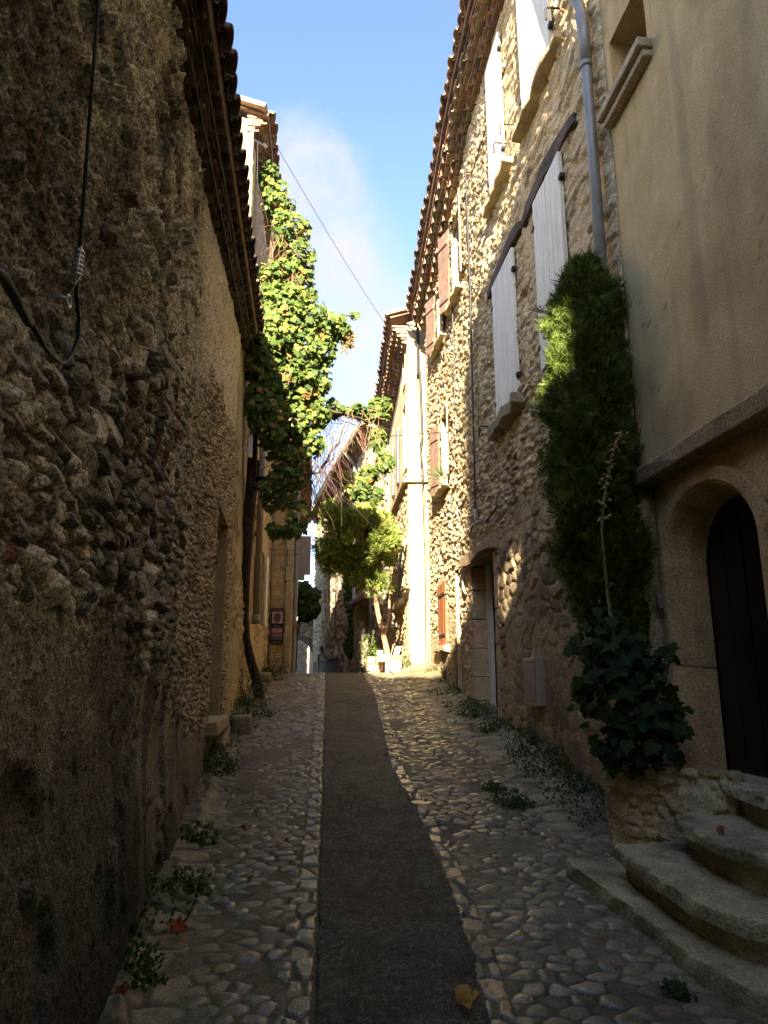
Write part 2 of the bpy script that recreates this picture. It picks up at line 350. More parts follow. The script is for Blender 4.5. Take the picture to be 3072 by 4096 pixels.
# ------------------------------------------------------------------ walls
class Wall:
    def __init__(s, A, B, side):
        s.A = np.array(A, float); s.B = np.array(B, float); d = s.B-s.A; s.len = float(np.hypot(*d)); s.t = d/s.len
        s.n = np.array([-s.t[1], s.t[0]]) if side > 0 else np.array([s.t[1], -s.t[0]])
    def p(s, S, z, off=0.0):
        return Vector((s.A[0]+s.t[0]*S+s.n[0]*off, s.A[1]+s.t[1]*S+s.n[1]*off, z))
    def sy(s, y): return (y-s.A[1])/s.t[1]
    def py(s, y, z, off=0.0): return s.p(s.sy(y), z, off)
    @property
    def tv(s): return Vector((s.t[0], s.t[1], 0))
    @property
    def nv(s): return Vector((s.n[0], s.n[1], 0))
def wall_sheet(name, W, z0f, z1f, ds, fn, parent, material, holes=(), wrap=.4, smin=0, smax=None, Sarr=None):
    """fn(S,Z,Yw) -> offset, colour ; holes in (s0,s1,z0,z1)"""
    smax = W.len if smax is None else smax
    S = np.linspace(smin, smax, max(2, int((smax-smin)/ds)+1)); S = S if Sarr is None else Sarr; n = len(S)
    zlo = z0f(S); zhi = z1f(S); nz_ = int(np.max(zhi-zlo)/ds)+1
    v = np.linspace(0, 1, nz_)
    SS = np.repeat(S[None, :], nz_, 0); ZZ = zlo[None, :]*(1-v[:, None])+zhi[None, :]*v[:, None]
    off, C = fn(SS, ZZ)
    X = W.A[0]+W.t[0]*SS+W.n[0]*off; Y = W.A[1]+W.t[1]*SS+W.n[1]*off
    P = np.stack([X, Y, ZZ], -1)
    keep = np.ones((nz_-1, n-1), bool)
    sc_ = .5*(SS[:-1, :-1]+SS[1:, 1:]); zc = .5*(ZZ[:-1, :-1]+ZZ[1:, 1:])
    for (a, b, c, d) in holes: keep &= ~((sc_ > a) & (sc_ < b) & (zc > c) & (zc < d))
    if wrap:
        nn = np.array([W.n[0], W.n[1], 0])*wrap
        P = np.concatenate([P[:, :1]-nn, P, P[:, -1:]-nn], 1); C = np.concatenate([C[:, :1], C, C[:, -1:]], 1)
        keep = np.concatenate([np.ones((nz_-1, 1), bool), keep, np.ones((nz_-1, 1), bool)], 1)
    return grid_mesh(name, P, C, material, parent, keep, flip=(W.t[0]*W.n[1]-W.t[1]*W.n[0] > 0) and True)
def rubble(S, Z, k, sx_, sz_, amp, warp=.35, mort=.2, tilt=.9):
    wS = S/sx_ + warp*(fbm(S*4, Z*4, 3, k)-.5)*2; wZ = Z/sz_ + warp*(fbm(S*4+9, Z*4, 3, k+3)-.5)*2
    e, a, b, c, dx, dy = cells(wS, wZ, k, .85)
    m = sst(.02, mort, e)
    f1 = dx*(b-.5)*2+dy*(c-.5)*2; f2 = dx*(c-.35)*2-dy*(a-.4)*2.2; f3 = dy*(b-.7)*2+.05
    h = m*(.35+.65*a + tilt*np.minimum(np.minimum(f1, f2), f3))*amp
    return h, m, a, b, c
def body(parent, W, z0, z1, depth, back=.36, s0=0., s1=None, name='rear_wall', col_=(.3, .25, .18)):
    """the house behind its front sheet"""
    s1 = W.len if s1 is None else s1
    mb = MB(); mb.box(W.p(s0+.02, z0, -back), W.tv*(s1-s0-.04), -W.nv*depth, Vector((0, 0, z1-z0)), col_)
    return mb.build(name, M_RENDER, parent)
def lining(W, s0, s1, z0, z1, depth, proud=.03, th=.08, c=(.4, .34, .25), arch=0.):
    """reveal of an opening as four (or arched) pieces butted together"""
    mb = MB(); n = W.nv; t = W.tv; up = Vector((0, 0, 1))
    mb.box(W.p(s0-th, z0, proud), t*th, -n*(depth+proud), up*(z1-z0), c)
    mb.box(W.p(s1, z0, proud), t*th, -n*(depth+proud), up*(z1-z0), c)
    mb.box(W.p(s0-th, z1, proud), t*(s1-s0+2*th), -n*(depth+proud), up*th, c)
    mb.box(W.p(s0-th, z0-th, proud), t*(s1-s0+2*th), -n*(depth+proud), up*th, c)
    return mb
def panel(W, s0, s1, z0, z1, off, th, material, name, parent, planks=0, c=(1, 1, 1)):
    """flat leaf lying against a wall, with plank grooves"""
    mb = MB(); t = W.tv; n = W.nv
    if not planks: mb.box(W.p(s0, z0, off), t*(s1-s0), n*th, Vector((0, 0, z1-z0)), c)
    else:
        w = (s1-s0)/planks
        for i in range(planks): mb.box(W.p(s0+i*w+.003, z0+random.uniform(0, .006), off+random.uniform(0, .003)), t*(w-.006), n*th, Vector((0, 0, z1-z0)), c)
        mb.box(W.p(s0+.002, z0+.01, off+.001), t*(s1-s0-.004), n*(th*.6), Vector((0, 0, z1-z0-.02)), c)
    return mb.build(name, material, parent)
# ------------------------------------------------------------------ eaves and tiled roofs
def tile_col():
    r = random.random()
    a = Vector((.27, .165, .10)).lerp(Vector((.33, .245, .165)), random.random())
    if r < .25: a = Vector((.14, .10, .075))
    if r > .93: a = Vector((.29, .13, .08))
    return tuple(a)
def barrel(mb, o, ax, side, up, length, r0, r1, th, c, seg=7, cap=False):
    """half-round tile: shell, axis ax, arched towards up"""
    o = Vector(o); V = []; F = []
    for j, (l, r) in enumerate(((0, r0), (length, r1))):
        for rr in (r, r-th):
            for i in range(seg+1):
                a = math.pi*i/seg
                V.append(o+ax*l+side*(math.cos(a)*rr)+up*(math.sin(a)*rr*.85))
    n = seg+1
    for i in range(seg):
        F.append((i, i+1, 2*n+i+1, 2*n+i)); F.append((n+i+1, n+i, 3*n+i, 3*n+i+1))
        F.append((i+1, i, n+i, n+i+1)); F.append((2*n+i, 2*n+i+1, 3*n+i+1, 3*n+i))
    F.append((0, 2*n, 3*n, n)); F.append((seg, n+seg, 3*n+seg, 2*n+seg))
    if cap: F.append(tuple(n+i for i in range(seg, -1, -1)))
    mb.add(V, F, c)
def genoise(parent, W, s0, s1, zj, courses, pitch=.2, tone=1.):
    """corbelled courses of half-round tiles: courses = [(projection, z above zj, height)]"""
    mb = MB(); n = W.nv
    S = s0
    for (pr_, dz, hh) in courses:
        S = s0 + random.uniform(0, .05)
        while S < s1-pitch*.5:
            z = float(zj(S+pitch*.5))+dz; zz = float(zj(S+pitch))+dz
            d = Vector((W.tv.x*pitch, W.tv.y*pitch, zz-float(zj(S))-dz)).normalized()
            p_ = pr_+random.uniform(-.012, .012)
            c = tile_col()
            # barrel end (open below), packed with mortar a little way in
            barrel(mb, W.p(S+pitch*.5, z, -.05), n, d, Vector((0, 0, 1)), p_+.05, pitch*.49, pitch*.5, .016, c)
            cm = tuple(q*random.uniform(.75, 1.1) for q in (.24, .17, .105))
            mb.box(W.p(S+pitch*.06, z+.002, -.05), d*(pitch*.88), n*(p_-.055+.05), Vector((0, 0, hh*.62)), cm)
            # thin flat tile laid over it
            mb.box(W.p(S+.002, z+hh*.72, -.06), d*(pitch-.004), n*(p_+.018+.06), Vector((0, 0, hh*.26)), tuple(q*1.05 for q in tile_col()), .003)
            S += pitch
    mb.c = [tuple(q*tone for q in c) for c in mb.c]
    return mb.build('genoise', M_TILE, parent, smooth=False)
def tiled_roof(parent, W, s0, s1, zt, over, slope, run, pitch=.205, first=.45, tone=1.):
    """cover tiles along the eave, a slab below and rows running up to the ridge"""
    mb = MB(); n = W.nv; k = 1/math.hypot(1, slope)
    upr = Vector((-n.x*k, -n.y*k, slope*k)); nor = Vector((n.x*slope*k, n.y*slope*k, k))
    sl = MB(); steps = max(1, int((s1-s0)/.6))
    for i in range(steps):
        a = s0+(s1-s0)*i/steps; b = s0+(s1-s0)*(i+1)/steps
        pa = W.p(a, float(zt(a))-.03, over-.06); pb = W.p(b, float(zt(b))-.03, over-.06)
        ra = pa+upr*run; rb = pb+upr*run; dn = -nor*.05
        sl.add([pa, pb, rb, ra, pa+dn, pb+dn, rb+dn, ra+dn], [(0, 1, 2, 3), (7, 6, 5, 4), (4, 5, 1, 0), (6, 7, 3, 2), (5, 6, 2, 1), (7, 4, 0, 3)], (.22, .14, .09))
    sl.build('roof_deck', M_TILE, parent)
    S = s0+pitch*.5
    while S < s1:
        z = float(zt(S)); tv = Vector((W.tv.x*pitch, W.tv.y*pitch, float(zt(S+pitch))-z)).normalized()
        o = W.p(S, z-.03, over+random.uniform(-.02, .02))
        u2 = (upr + nor*random.uniform(-.03, .06)).normalized()
        barrel(mb, o, u2, tv, nor, first, .098, .082, .017, tile_col())
        barrel(mb, o+upr*(first*.8)+nor*.004, upr, tv, nor, first, .095, .082, .016, tile_col())
        barrel(mb, o+upr*(first*1.6), upr, tv, nor, run-first*1.6, .092, .085, .016, tile_col())
        # channel tile between
        barrel(mb, W.p(S+pitch*.5, float(zt(S+pitch*.5))+.035, over-.02), upr, tv, -nor, first, .09, .09, .016, tile_col())
        S += pitch
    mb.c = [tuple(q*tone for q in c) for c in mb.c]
    return mb.build('roof', M_TILE, parent)

# ================================================================== left house, rough rendered, low eave
WL = Wall((-.73, .19), (-1.795, 8.2), -1)      # s ~ distance up the lane
lh = empty('stone_house', (-1.3, 4.5, -1.), 'low dark house of crumbling render over rubble on the left, with a blocked doorway', 'house')
def zjL(S):
    y = WL.A[1]+WL.t[1]*np.asarray(S, float); return np.interp(y, [-6, 2.9, 7.5, 8.2], [1.9, 3.20, 3.93, 4.05])
def left_wall(S, Z):
    Y = WL.A[1]+WL.t[1]*S
    h, m, a, b, c = rubble(S, Z, 2., .08, .064, .046, warp=.38, mort=.2, tilt=1.6); hB, mB, aB, bB, cB = rubble(S, Z, 302., .15, .11, .07, warp=.35, mort=.14, tilt=1.2); big = sst(.52, .58, fbm(S*2.6, Z*2.6, 3, 303.)); h = h*(1-big)+hB*big; m = m*(1-big)+mB*big; b = b*(1-big)+bB*big; c = np.where(big > .5, cB, c)
    h2_, m2, a2, b2, c2 = rubble(S, Z, 6., .075, .045, .032, warp=.5, tilt=1.3)
    wob = .55*(fbm(S*1.3, Z*1.3, 4, 4.)-.5)
    up = np.interp(Y, [0, 1.6, 2.3, 2.9, 4.2, 5.2, 6.2, 8.2], [.7, .75, 1.15, 1.55, 1.8, 2.3, 2.7, 2.9])
    lo = np.interp(Y, [0, 1.6, 2.3, 3.3, 4.2, 5.1, 6.4, 8.2], [.1, .15, .15, .2, -.05, -.35, -.5, -.6])
    zone = sst(-.18, .18, up-Z+wob)*sst(-.12, .12, Z-lo+.8*wob)
    far = sst(3.6, 5.6, Y)
    pe, pa, pb, pc, _, _ = cells(S/.042+.4*(fbm(S*9, Z*9, 2, 310.)-.5), Z/.032, 311., .9); pbl = sst(.10, .30, pe)*sst(.62, .68, pa+.35*(fbm(S*3, Z*3, 3, 312.)-.5))*(1-.75*far)
    h = h*.78
    # isolated stones and brick bits poking through the render above
    poke = sst(.93, .96, a+.40*(fbm(S*2, Z*2, 3, 7.)-.5))*sst(.03, .2, m)*(1-zone)*(1-.8*far)*sst(-.4, .2, Z-lo)
    upper = sst(-.2, .2, Z-lo)
    peb = fbm(S*34, Z*34, 3, 9.); peb2 = fbm(S*75, Z*75, 2, 10.)
    rend = (.020*(peb-.5)+.010*(peb2-.5))*2*(1-.55*far) + .05*(fbm(S*3, Z*3, 4, 12.)-.5)
    rend = rend*(.5+.5*upper)
    hstone = h*(1-far)+h2_*far*1.1 + .012*(peb-.5)
    rend = rend*(.45+.35*upper)+pbl*(.005+.010*pb)*(.25+.75*upper)
    off = rend*(1-zone)+hstone*zone+poke*(.02+.035*b)
    # lost patches in the lower render
    pit = sst(.60, .70, fbm(S*3.4, Z*2.4, 4, 15.))*(1-upper)*(1-zone)
    off = off-.03*pit
    off = off+.04*(fbm(S*.7, Z*.7, 3, 16.)-.5)
    off = off+np.interp(Z, [-1.4, -.9, -.3, 5], [.08, .05, 0, 0])
    # straight joint where thick render stops half way along
    off = off+.035*sst(3.06, 3.02, Y+.10*(fbm(Z*2.5, Z*0, 3, 18.)-.5))*sst(1.2, 1.7, Z)
    st = mix((.36, .29, .19), (.74, .64, .48), sst(.1, .9, b)); st = mix(st, (.30, .15, .085), sst(.95, .96, c)); st = mix(st, (.30, .28, .24), sst(.22, .16, c))
    st2 = mix((.42, .32, .20), (.58, .46, .30), b2)
    stc = mix(st, st2, far)
    mo = mix((.16, .12, .07), (.33, .26, .165), fbm(S*6, Z*6, 3, 21.))
    ren = mix((.36, .29, .19), (.66, .55, .39), fbm(S*9, Z*9, 4, 22.)); ren = mix(ren, (.62, .51, .35), far*.75)
    ren = mix(ren, (.62, .54, .40), sst(.58, .68, peb)*.8); ren = mix(ren, (.06, .05, .04), sst(.38, .30, peb2)*.5*(1-.6*far))
    ren = mix(ren, mix((.42, .35, .25), (.80, .74, .62), pc), pbl*.85)
    ren = mix(ren, (.27, .13, .08), sst(.72, .78, fbm(S*3.2+5, Z*2.2, 4, 25.))*(1-far)*.8)
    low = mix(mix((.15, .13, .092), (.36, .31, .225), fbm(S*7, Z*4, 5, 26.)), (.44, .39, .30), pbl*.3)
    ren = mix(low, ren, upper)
    mm = m*(1-far)+m2*far
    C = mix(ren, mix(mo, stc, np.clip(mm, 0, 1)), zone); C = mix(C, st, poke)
    # black algae in vertical runs, and damp at the foot
    al = sst(.52, .68, fbm(S*3.6, Z*.55, 4, 28.))*sst(1.6, -.3, Z)*.75
    al = np.maximum(al, sst(.5, .62, fbm(S*2.2+4, Z*2., 4, 29.))*.55*(1-far))
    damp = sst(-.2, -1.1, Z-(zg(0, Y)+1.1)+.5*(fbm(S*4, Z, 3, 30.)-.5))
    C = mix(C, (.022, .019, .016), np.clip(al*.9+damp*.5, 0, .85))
    return off, C
bd = (WL.sy(6.42), WL.sy(7.55), -.40, 1.58)     # blocked doorway
sl_ = [.85]
while sl_[-1] < WL.len: sl_.append(sl_[-1]+max(.0055, .0022*(sl_[-1]+.2)))
sl_[-1] = WL.len
M_GRAVEL = mat('gravelly_render', base=(1.28, 1.31, 1.30), noise=(9., .2), bump=(130., 1., .012), speck=(80., .38))
wall_sheet('wall', WL, lambda S: zg(-1.4, WL.A[1]+WL.t[1]*S)-.2, lambda S: zjL(S)+.1, .0085, left_wall, lh, M_GRAVEL, [bd], Sarr=np.array(sl_))
wall_sheet('wall', WL, lambda S: zg(-1.4, WL.A[1]+WL.t[1]*S)-.4, lambda S: zjL(S)+.1, .05, left_wall, lh, M_STONE, wrap=0, smin=-6., smax=.85)
body(lh, WL, -3.2, 2.3, 5., s0=-6., s1=.0); body(lh, WL, -2., 3.0, 5., s0=0., s1=4.); body(lh, WL, -2., 3.8, 5., s0=4.)
lining(WL, *bd, .30, proud=.02, th=.09, c=(.36, .29, .19)).build('doorway', M_CUT, lh, bevel=.012)
mb = MB()
zz = bd[2]
while zz < bd[3]:
    hh = random.uniform(.2, .36); mb.box(WL.p(bd[0]-.05, zz+.004, -.2), WL.tv*(bd[1]-bd[0]+.1), -WL.nv*.2, Vector((0, 0, min(hh, bd[3]-zz)-.006)), tuple(q*random.uniform(.85, 1.1) for q in (.40, .33, .22)), .004); zz += hh
mb.build('door_blocking', M_CUT, lh, bevel=.008)
mb = MB(); mb.box(WL.p(bd[0]-.12, bd[2]-.10, -.2), WL.tv*(bd[1]-bd[0]+.2), WL.nv*.32, Vector((0, 0, .11)), (.42, .36, .27), .012); mb.build('sill', M_CUT, lh, bevel=.015)
genoise(lh, WL, -6, WL.len+.05, zjL, [(.09, .0, .12), (.17, .12, .12)], .2, .42)  # tone darkens these tiles: deep eave shade put into the colour
tiled_roof(lh, WL, -6, WL.len+.08, lambda S: zjL(S)+.26, .26, .30, 4.5, .2, .36, .5)  # edge tiles darkened too, eave shade in the colour

# ================================================================== tall house behind it, overgrown by the vine
W2 = Wall((-1.82, 8.3), (-2.26, 13.98), -1)
h2o = empty('vine_house', (-2.1, 11., -.3), 'tall house overgrown by the grapevine, its pale gable lit above the low left roof', 'house')
def plainwall(k, c0, c1, amp=.02, stone=.0, patch=.5):
    def f(S, Z):
        h, m, a, b, c = rubble(S, Z, k, .2, .11, .035, warp=.45)
        z = sst(patch-.06, patch+.06, fbm(S*1.1+k, Z*1.1, 4, k+2.))*stone
        off = h*z+amp*(fbm(S*5, Z*5, 4, k+3.)-.5)+.006*(fbm(S*30, Z*30, 2, k+4.)-.5)
        st = mix(np.array(c0)*.62, np.array(c1)*1.02, b)
        re = mix(c0, c1, fbm(S*3, Z*2.2, 5, k+5.))
        mo = np.array(c0)*.75+0*st
        C = mix(re, mix(mo, st, m), z)
        return off, C
    return f
zj2 = lambda S: 7.25+0*np.asarray(S, float)
w2holes = [(W2.sy(11.55), W2.sy(12.5), .85, 2.1), (W2.sy(9.6), W2.sy(10.5), 2.6, 4.0)]
wall_sheet('wall', W2, lambda S: zg(-2., W2.A[1]+W2.t[1]*S)-.2, lambda S: zj2(S)+.1, .03, plainwall(41., (.38, .31, .22), (.52, .44, .32), .03, .9, .5), h2o, M_STONE, w2holes)
WG2 = Wall((-7.0, 8.3), (-1.82, 8.3), -1)    # gable facing down the lane
wall_sheet('gable_wall', WG2, lambda S: 2.5+0*S, lambda S: 7.45+(WG2.len-S)*.33, .06, plainwall(44., (.50, .42, .29), (.60, .51, .36), .03), h2o, M_RENDER)
body(h2o, W2, -1, 7.2, 5., s0=.1)
for hl in w2holes:
    wf = lining(W2, *hl, .2, .02, .07, (.48, .38, .26)).build('window', M_CUT, h2o, bevel=.006)
    panel(W2, hl[0]+.02, hl[1]-.02, hl[2]+.02, hl[3]-.02, -.18, .02, M_GLASS, 'pane', wf)
panel(W2, W2.sy(11.0), W2.sy(11.48), .85, 2.1, .03, .03, M_WHITE, 'shutter', h2o, 4); panel(W2, W2.sy(12.56), W2.sy(13.0), .85, 2.1, .03, .03, M_WHITE, 'shutter', h2o, 4)
mb = MB(); mb.box(W2.py(8.75, 2.75, .10), W2.tv*.035, W2.nv*.05, Vector((0, 0, 1.25)), (1, 1, 1)); mb.box(W2.py(8.75, 3.85, .0), W2.tv*.03, W2.nv*.10, Vector((0, 0, .03))); mb.box(W2.py(8.75, 2.85, .0), W2.tv*.03, W2.nv*.10, Vector((0, 0, .03)))
mb.build('rail', M_STEEL, h2o)
mb = MB(); mb.tube([W2.py(10.75, 3.6, .09), W2.py(10.75, .84, .09)], .055, 12); mb.tube([W2.py(10.75, .90, .09), W2.py(10.75, .76, .09)], .068, 12); mb.build('downpipe', M_PVC, h2o, smooth=True)
genoise(h2o, W2, -.02, W2.len, zj2, [(.11, .0, .14), (.21, .14, .14)], .2)
tiled_roof(h2o, W2, -.06, W2.len, lambda S: zj2(S)+.30, .30, .33, 5., .205)
mb = MB()
for i in range(12):    # verge tiles along the top of the gable
    a = Vector((-1.62-i*.42, 8.14, 7.52+i*.42*.33)); mb.box(a, Vector((-.43, 0, .142)), Vector((0, .24, 0)), Vector((.02, 0, .06)), tile_col(), .006)
mb.build('verge', M_TILE, h2o)
# a thin service cable and a pale pipe down the corner
mb = MB(); mb.tube([(-1.78, 8.2, 7.2), (-1.76, 8.19, 5.2), (-1.80, 8.2, 3.9)], .018, 6); mb.build('corner_pipe', M_BOX, h2o, smooth=True)

# ================================================================== third left house, the one with the poster
W3e = Wall((-3.2, 14.0), (-1.83, 14.0), -1); W3 = Wall((-1.83, 14.0), (-2.55, 21.), -1)
h3 = empty('corner_house', (-2.2, 15., 0), 'narrow stone house jutting into the lane, with the art poster on its end wall', 'house')
wall_sheet('end_wall', W3e, lambda S: 0*S-.2, lambda S: 0*S+4.35, .022, plainwall(51., (.30, .25, .18), (.42, .36, .265), .02, 1., .36), h3, M_STONE)
wall_sheet('wall', W3, lambda S: zg(-2, W3.A[1]+W3.t[1]*S)-.3, lambda S: 0*S+4.35, .04, plainwall(54., (.40, .30, .18), (.48, .37, .23), .02, .6, .5), h3, M_STONE)
body(h3, W3, -.6, 4.3, 4., s0=.1)
mb = MB()
zz = -.1; k = 0
while zz < 4.3:
    hh = random.uniform(.28, .4); w_ = (.12, .10)[k % 2]
    mb.box(Vector((-1.825-w_, 13.955, zz+.004)), (w_+.02, 0, 0), (0, (.13, .26)[k % 2], 0), (0, 0, hh-.008), tuple(q*random.uniform(.9, 1.1) for q in (.46, .38, .27)), .006); zz += hh; k += 1
mb.build('quoins', M_CUT, h3, bevel=.01)
mb = MB(); mb.tube([W3.p(.16, 4.4, .08), W3.p(.16, .06, .08), W3.p(.12, -.02, .16)], .04, 10)
for z in (1.3, 2.4, 3.4): mb.tube([W3.p(.16, z, .08), W3.p(.16, z+.03, .08)], .05, 10)
mb.build('downpipe', M_ZINC, h3, smooth=True)
mb = MB(); mb.box(W3.p(.05, .94, .0), W3.tv*.24, W3.nv*.16, Vector((0, 0, .05)), (.36, .17, .10), .008); mb.box(W3.p(.08, .84, .0), W3.tv*.16, W3.nv*.10, Vector((0, 0, .10)), (.3, .22, .15), .01); mb.build('shelf', M_TILE, h3)
zj3 = lambda S: 4.25+0*np.asarray(S, float)
genoise(h3, W3, 0, W3.len, zj3, [(.12, .0, .14), (.23, .14, .14)], .2)
tiled_roof(h3, W3, -.05, W3.len, lambda S: zj3(S)+.30, .33, .3, 3., .205)
mb = MB(); mb.box(W3.p(3.9, 2.5, .02), W3.nv*.34, W3.tv*.04, Vector((0, 0, 1.0))); mb.box(W3.p(3.9, 2.36, .02), W3.nv*.2, W3.tv*.03, Vector((0, 0, .14))); mb.build('shutter', M_GREYP, h3)
mb = MB(); mb.box(W3.p(.5, .15, .0), W3.tv*.8, W3.nv*.03, Vector((0, 0, 2.0))); mb.build('door', M_BROWN, h3)

W5 = Wall((-2.66, 21.15), (-4.1, 30.), -1)  # house added and made tall to shade the far stone house
h5 = empty('shade_house', (-3.2, 25., -.2), 'added tall plain house beyond the poster house, put there to shade the far lane, mostly hidden by vine leaves', 'house')
wall_sheet('wall', W5, lambda S: 0*S-.9, lambda S: 0*S+7.9, .08, plainwall(57., (.40, .30, .19), (.48, .38, .25), .03, .6, .5), h5, M_STONE)
body(h5, W5, -1., 7.8, 5., s0=.1)
genoise(h5, W5, 0, W5.len, lambda S: 7.7+0*np.asarray(S, float), [(.12, .0, .14)], .22)
tiled_roof(h5, W5, -.05, W5.len, lambda S: 7.9+0*np.asarray(S, float), .25, .3, 4., .22)

# ================================================================== poster board
po = empty('poster_board', (-2.08, 13.93, .5), 'tall dark maroon poster board with two pictures on a stone end wall', 'poster')
mb = MB(); mb.box((-2.20, 13.93, .60), (.25, 0, 0), (0, .03, 0), (0, 0, .69), (.045, .020, .024)); mb.build('board', M_PAINT, po, bevel=.004)
mb = MB()
mb.box((-2.178, 13.926, .997), (.206, 0, 0), (0, .004, 0), (0, 0, .223), (.45, .42, .45))
cx, cz = -2.075, 1.108
for i in range(9):
    z = cz-.09+i*.020; w_ = .07*math.sqrt(max(0, 1-((z+.01-cz)/.095)**2))
    mb.box((cx-w_, 13.922, z), (2*w_, 0, 0), (0, .004, 0), (0, 0, .017), ((.16, .08, .06), (.10, .06, .06), (.34, .11, .05))[i % 3])
mb.build('portrait_picture', M_PAINT, po)
mb = MB()
bands = [(.175, (.42, .22, .27)), (.14, (.50, .32, .34)), (.112, (.26, .08, .07)), (.075, (.50, .17, .06)), (.048, (.36, .10, .06)), (.0, (.05, .22, .28))]
for i, (z, c) in enumerate(bands):
    hh = (bands[i-1][0] if i else .226)-z
    mb.box((-2.178, 13.926, .682+z), (.206, 0, 0), (0, .004, 0), (0, 0, hh-.001), c)
mb.add([(-2.17, 13.922, .70), (-1.975, 13.922, .70), (-1.975, 13.922, .755), (-2.03, 13.922, .765), (-2.12, 13.922, .725)], [(0, 1, 2, 3, 4)], (.10, .13, .22))
mb.build('landscape_picture', M_PAINT, po)
def text(body_, size, loc, c, name, parent):
    cu = bpy.data.curves.new(name, 'FONT'); cu.body = body_; cu.size = size; cu.align_x = 'CENTER'; cu.extrude = .001
    tmp = bpy.data.objects.new('tmp', cu); col.objects.link(tmp)
    dg = bpy.context.evaluated_depsgraph_get(); me = bpy.data.meshes.new_from_object(tmp.evaluated_get(dg))
    bpy.data.objects.remove(tmp); me.materials.clear()
    from mathutils import Matrix
    me.transform(Matrix.Translation(loc) @ Matrix.Rotation(R(90), 4, 'X'))
    ca = me.color_attributes.new('Col', 'FLOAT_COLOR', 'POINT'); ca.data.foreach_set('color', np.tile(np.array([*c, 1], np.float32), len(me.vertices)))
    return link(name, me, M_PAINT, parent)
text('ARGATE', .048, (-2.075, 13.925, 1.232), (.50, .30, .12), 'lettering', po)
text('NATIS', .044, (-2.075, 13.925, .925), (.50, .30, .12), 'lettering', po)
text('Atelier Cuir', .034, (-2.075, 13.925, .628), (.55, .5, .42), 'lettering', po)

# ================================================================== right-hand stone house with the shutters
WR = Wall((1.726, 4.605), (.858, 12.9), 1)
rh = empty('shuttered_house', (1.3, 8.5, -.6), 'long rubble stone house on the right with white closed shutters and oak lintels', 'house')
def ztR(S):
    y = WR.A[1]+WR.t[1]*np.asarray(S, float); return np.interp(y, [3, 7.3, 9, 10, 11.1, 11.9, 12.9], [8.45, 8.42, 8.28, 7.95, 7.60, 7.34, 7.08])
zjR = lambda S: ztR(S)-.42
def right_wall(S, Z):
    Y = WR.A[1]+WR.t[1]*S
    h, m, a, b, c = rubble(S, Z, 61., .15, .07, .060, warp=.6, mort=.13, tilt=1.3)
    g, gm, ga, gb, gc = rubble(S, Z, 65., .26, .12, .040, warp=.55, mort=.22, tilt=.9)
    q, qm, qa, qb, qc = rubble(S, Z, 69., .25, .14, .042, warp=.3, mort=.2, tilt=.4)
    w = .6*(fbm(S*1.2, Z*1.2, 4, 63.)-.5)
    smooth_ = sst(7.4, 5.8, Y+w-.35*(Z-4))*sst(1.8, 2.6, Z+w)          # nearer, better pointed masonry
    lowz = sst(1.9, 1.5, Z+w*.7)*sst(8.6, 8.1, Y+w)                    # old dark squared stones low down
    off = h*.82*(1-smooth_)+g*smooth_; off = off*(1-lowz)+q*lowz
    mm = m*(1-smooth_)+gm*smooth_*.6; mm = mm*(1-lowz)+qm*lowz
    off = off+.010*(fbm(S*30, Z*30, 3, 64.)-.5)+.05*(fbm(S*.8, Z*.8, 3, 66.)-.5)
    st = mix((.46, .37, .24), (.64, .53, .36), b); st = mix(st, (.38, .33, .27), sst(.8, .86, c)); st = mix(st, (.40, .24, .15), sst(.06, .04, c))
    sm = mix((.46, .38, .27), (.60, .50, .35), gb)
    lo = mix((.22, .175, .12), (.42, .33, .22), qb); lo = mix(lo, (.085, .072, .06), sst(.66, .76, qc)*.75)
    mo = mix((.44, .34, .21), (.54, .44, .29), fbm(S*5, Z*5, 3, 67.))
    C = mix(st, sm, smooth_); C = mix(C, lo, lowz)
    mol = mix(mo, (.38, .29, .185), lowz*.8)
    C = mix(mol, C, np.clip(mm, 0, 1)*.9)
    # plaster remains and splash dirt at the foot
    base = Z-zg(1.2, Y)
    pl = np.maximum(sst(.46, .52, fbm(S*1.6+3, Z*1.1, 4, 71.))*sst(1.7, 1.0, base), .8*sst(.52, .6, fbm(S*2.2+13, Z*1.8, 4, 75.))*lowz)
    C = mix(C, mix((.34, .26, .16), (.46, .37, .24), fbm(S*4, Z*4, 4, 72.)), pl*.85); off = off*(1-.7*pl)+.02*pl
    C = mix(C, (.055, .05, .038), sst(.5, .68, fbm(S*3.2, Z*1.3, 4, 73.))*sst(1.1, .1, base)*.8)
    gr = sst(.60, .72, fbm(S*2.1+8, Z*1.5, 4, 74.))*sst(9.5, 7., Y)*sst(3.6, 2.2, Z)*.45; C = mix(C, (.13, .11, .09), gr)
    return off, C
def rr(y0, y1, z0, z1): return (WR.sy(y0), WR.sy(y1), z0, z1)
doorR = rr(8.38, 9.55, -.62, 1.45); slitR = rr(10.30, 10.62, -.2, 1.55); orW = rr(11.35, 12.02, .47, 1.48)
upA = rr(9.75, 10.40, 5.78, 7.2); upB = rr(11.15, 11.75, 5.7, 6.75); loA = rr(10.95, 11.55, 3.05, 4.3)
holesR = [doorR, slitR, orW, upA, upB, loA]
wall_sheet('wall', WR, lambda S: zg(1.3, WR.A[1]+WR.t[1]*S)-.35, lambda S: zjR(S)+.06, .0185, right_wall, rh, M_STONE, holesR)
body(rh, WR, -2.2, 6.9, 6., s0=0, s1=WR.len)
mb = MB()
for hl in (upA, upB, loA):
    wf = lining(WR, *hl, .22, .015, .07, (.5, .42, .3)).build('window', M_CUT, rh, bevel=.006)
    panel(WR, hl[0]+.02, hl[1]-.02, hl[2]+.02, hl[3]-.02, -.2, .02, M_GLASS, 'pane', wf)
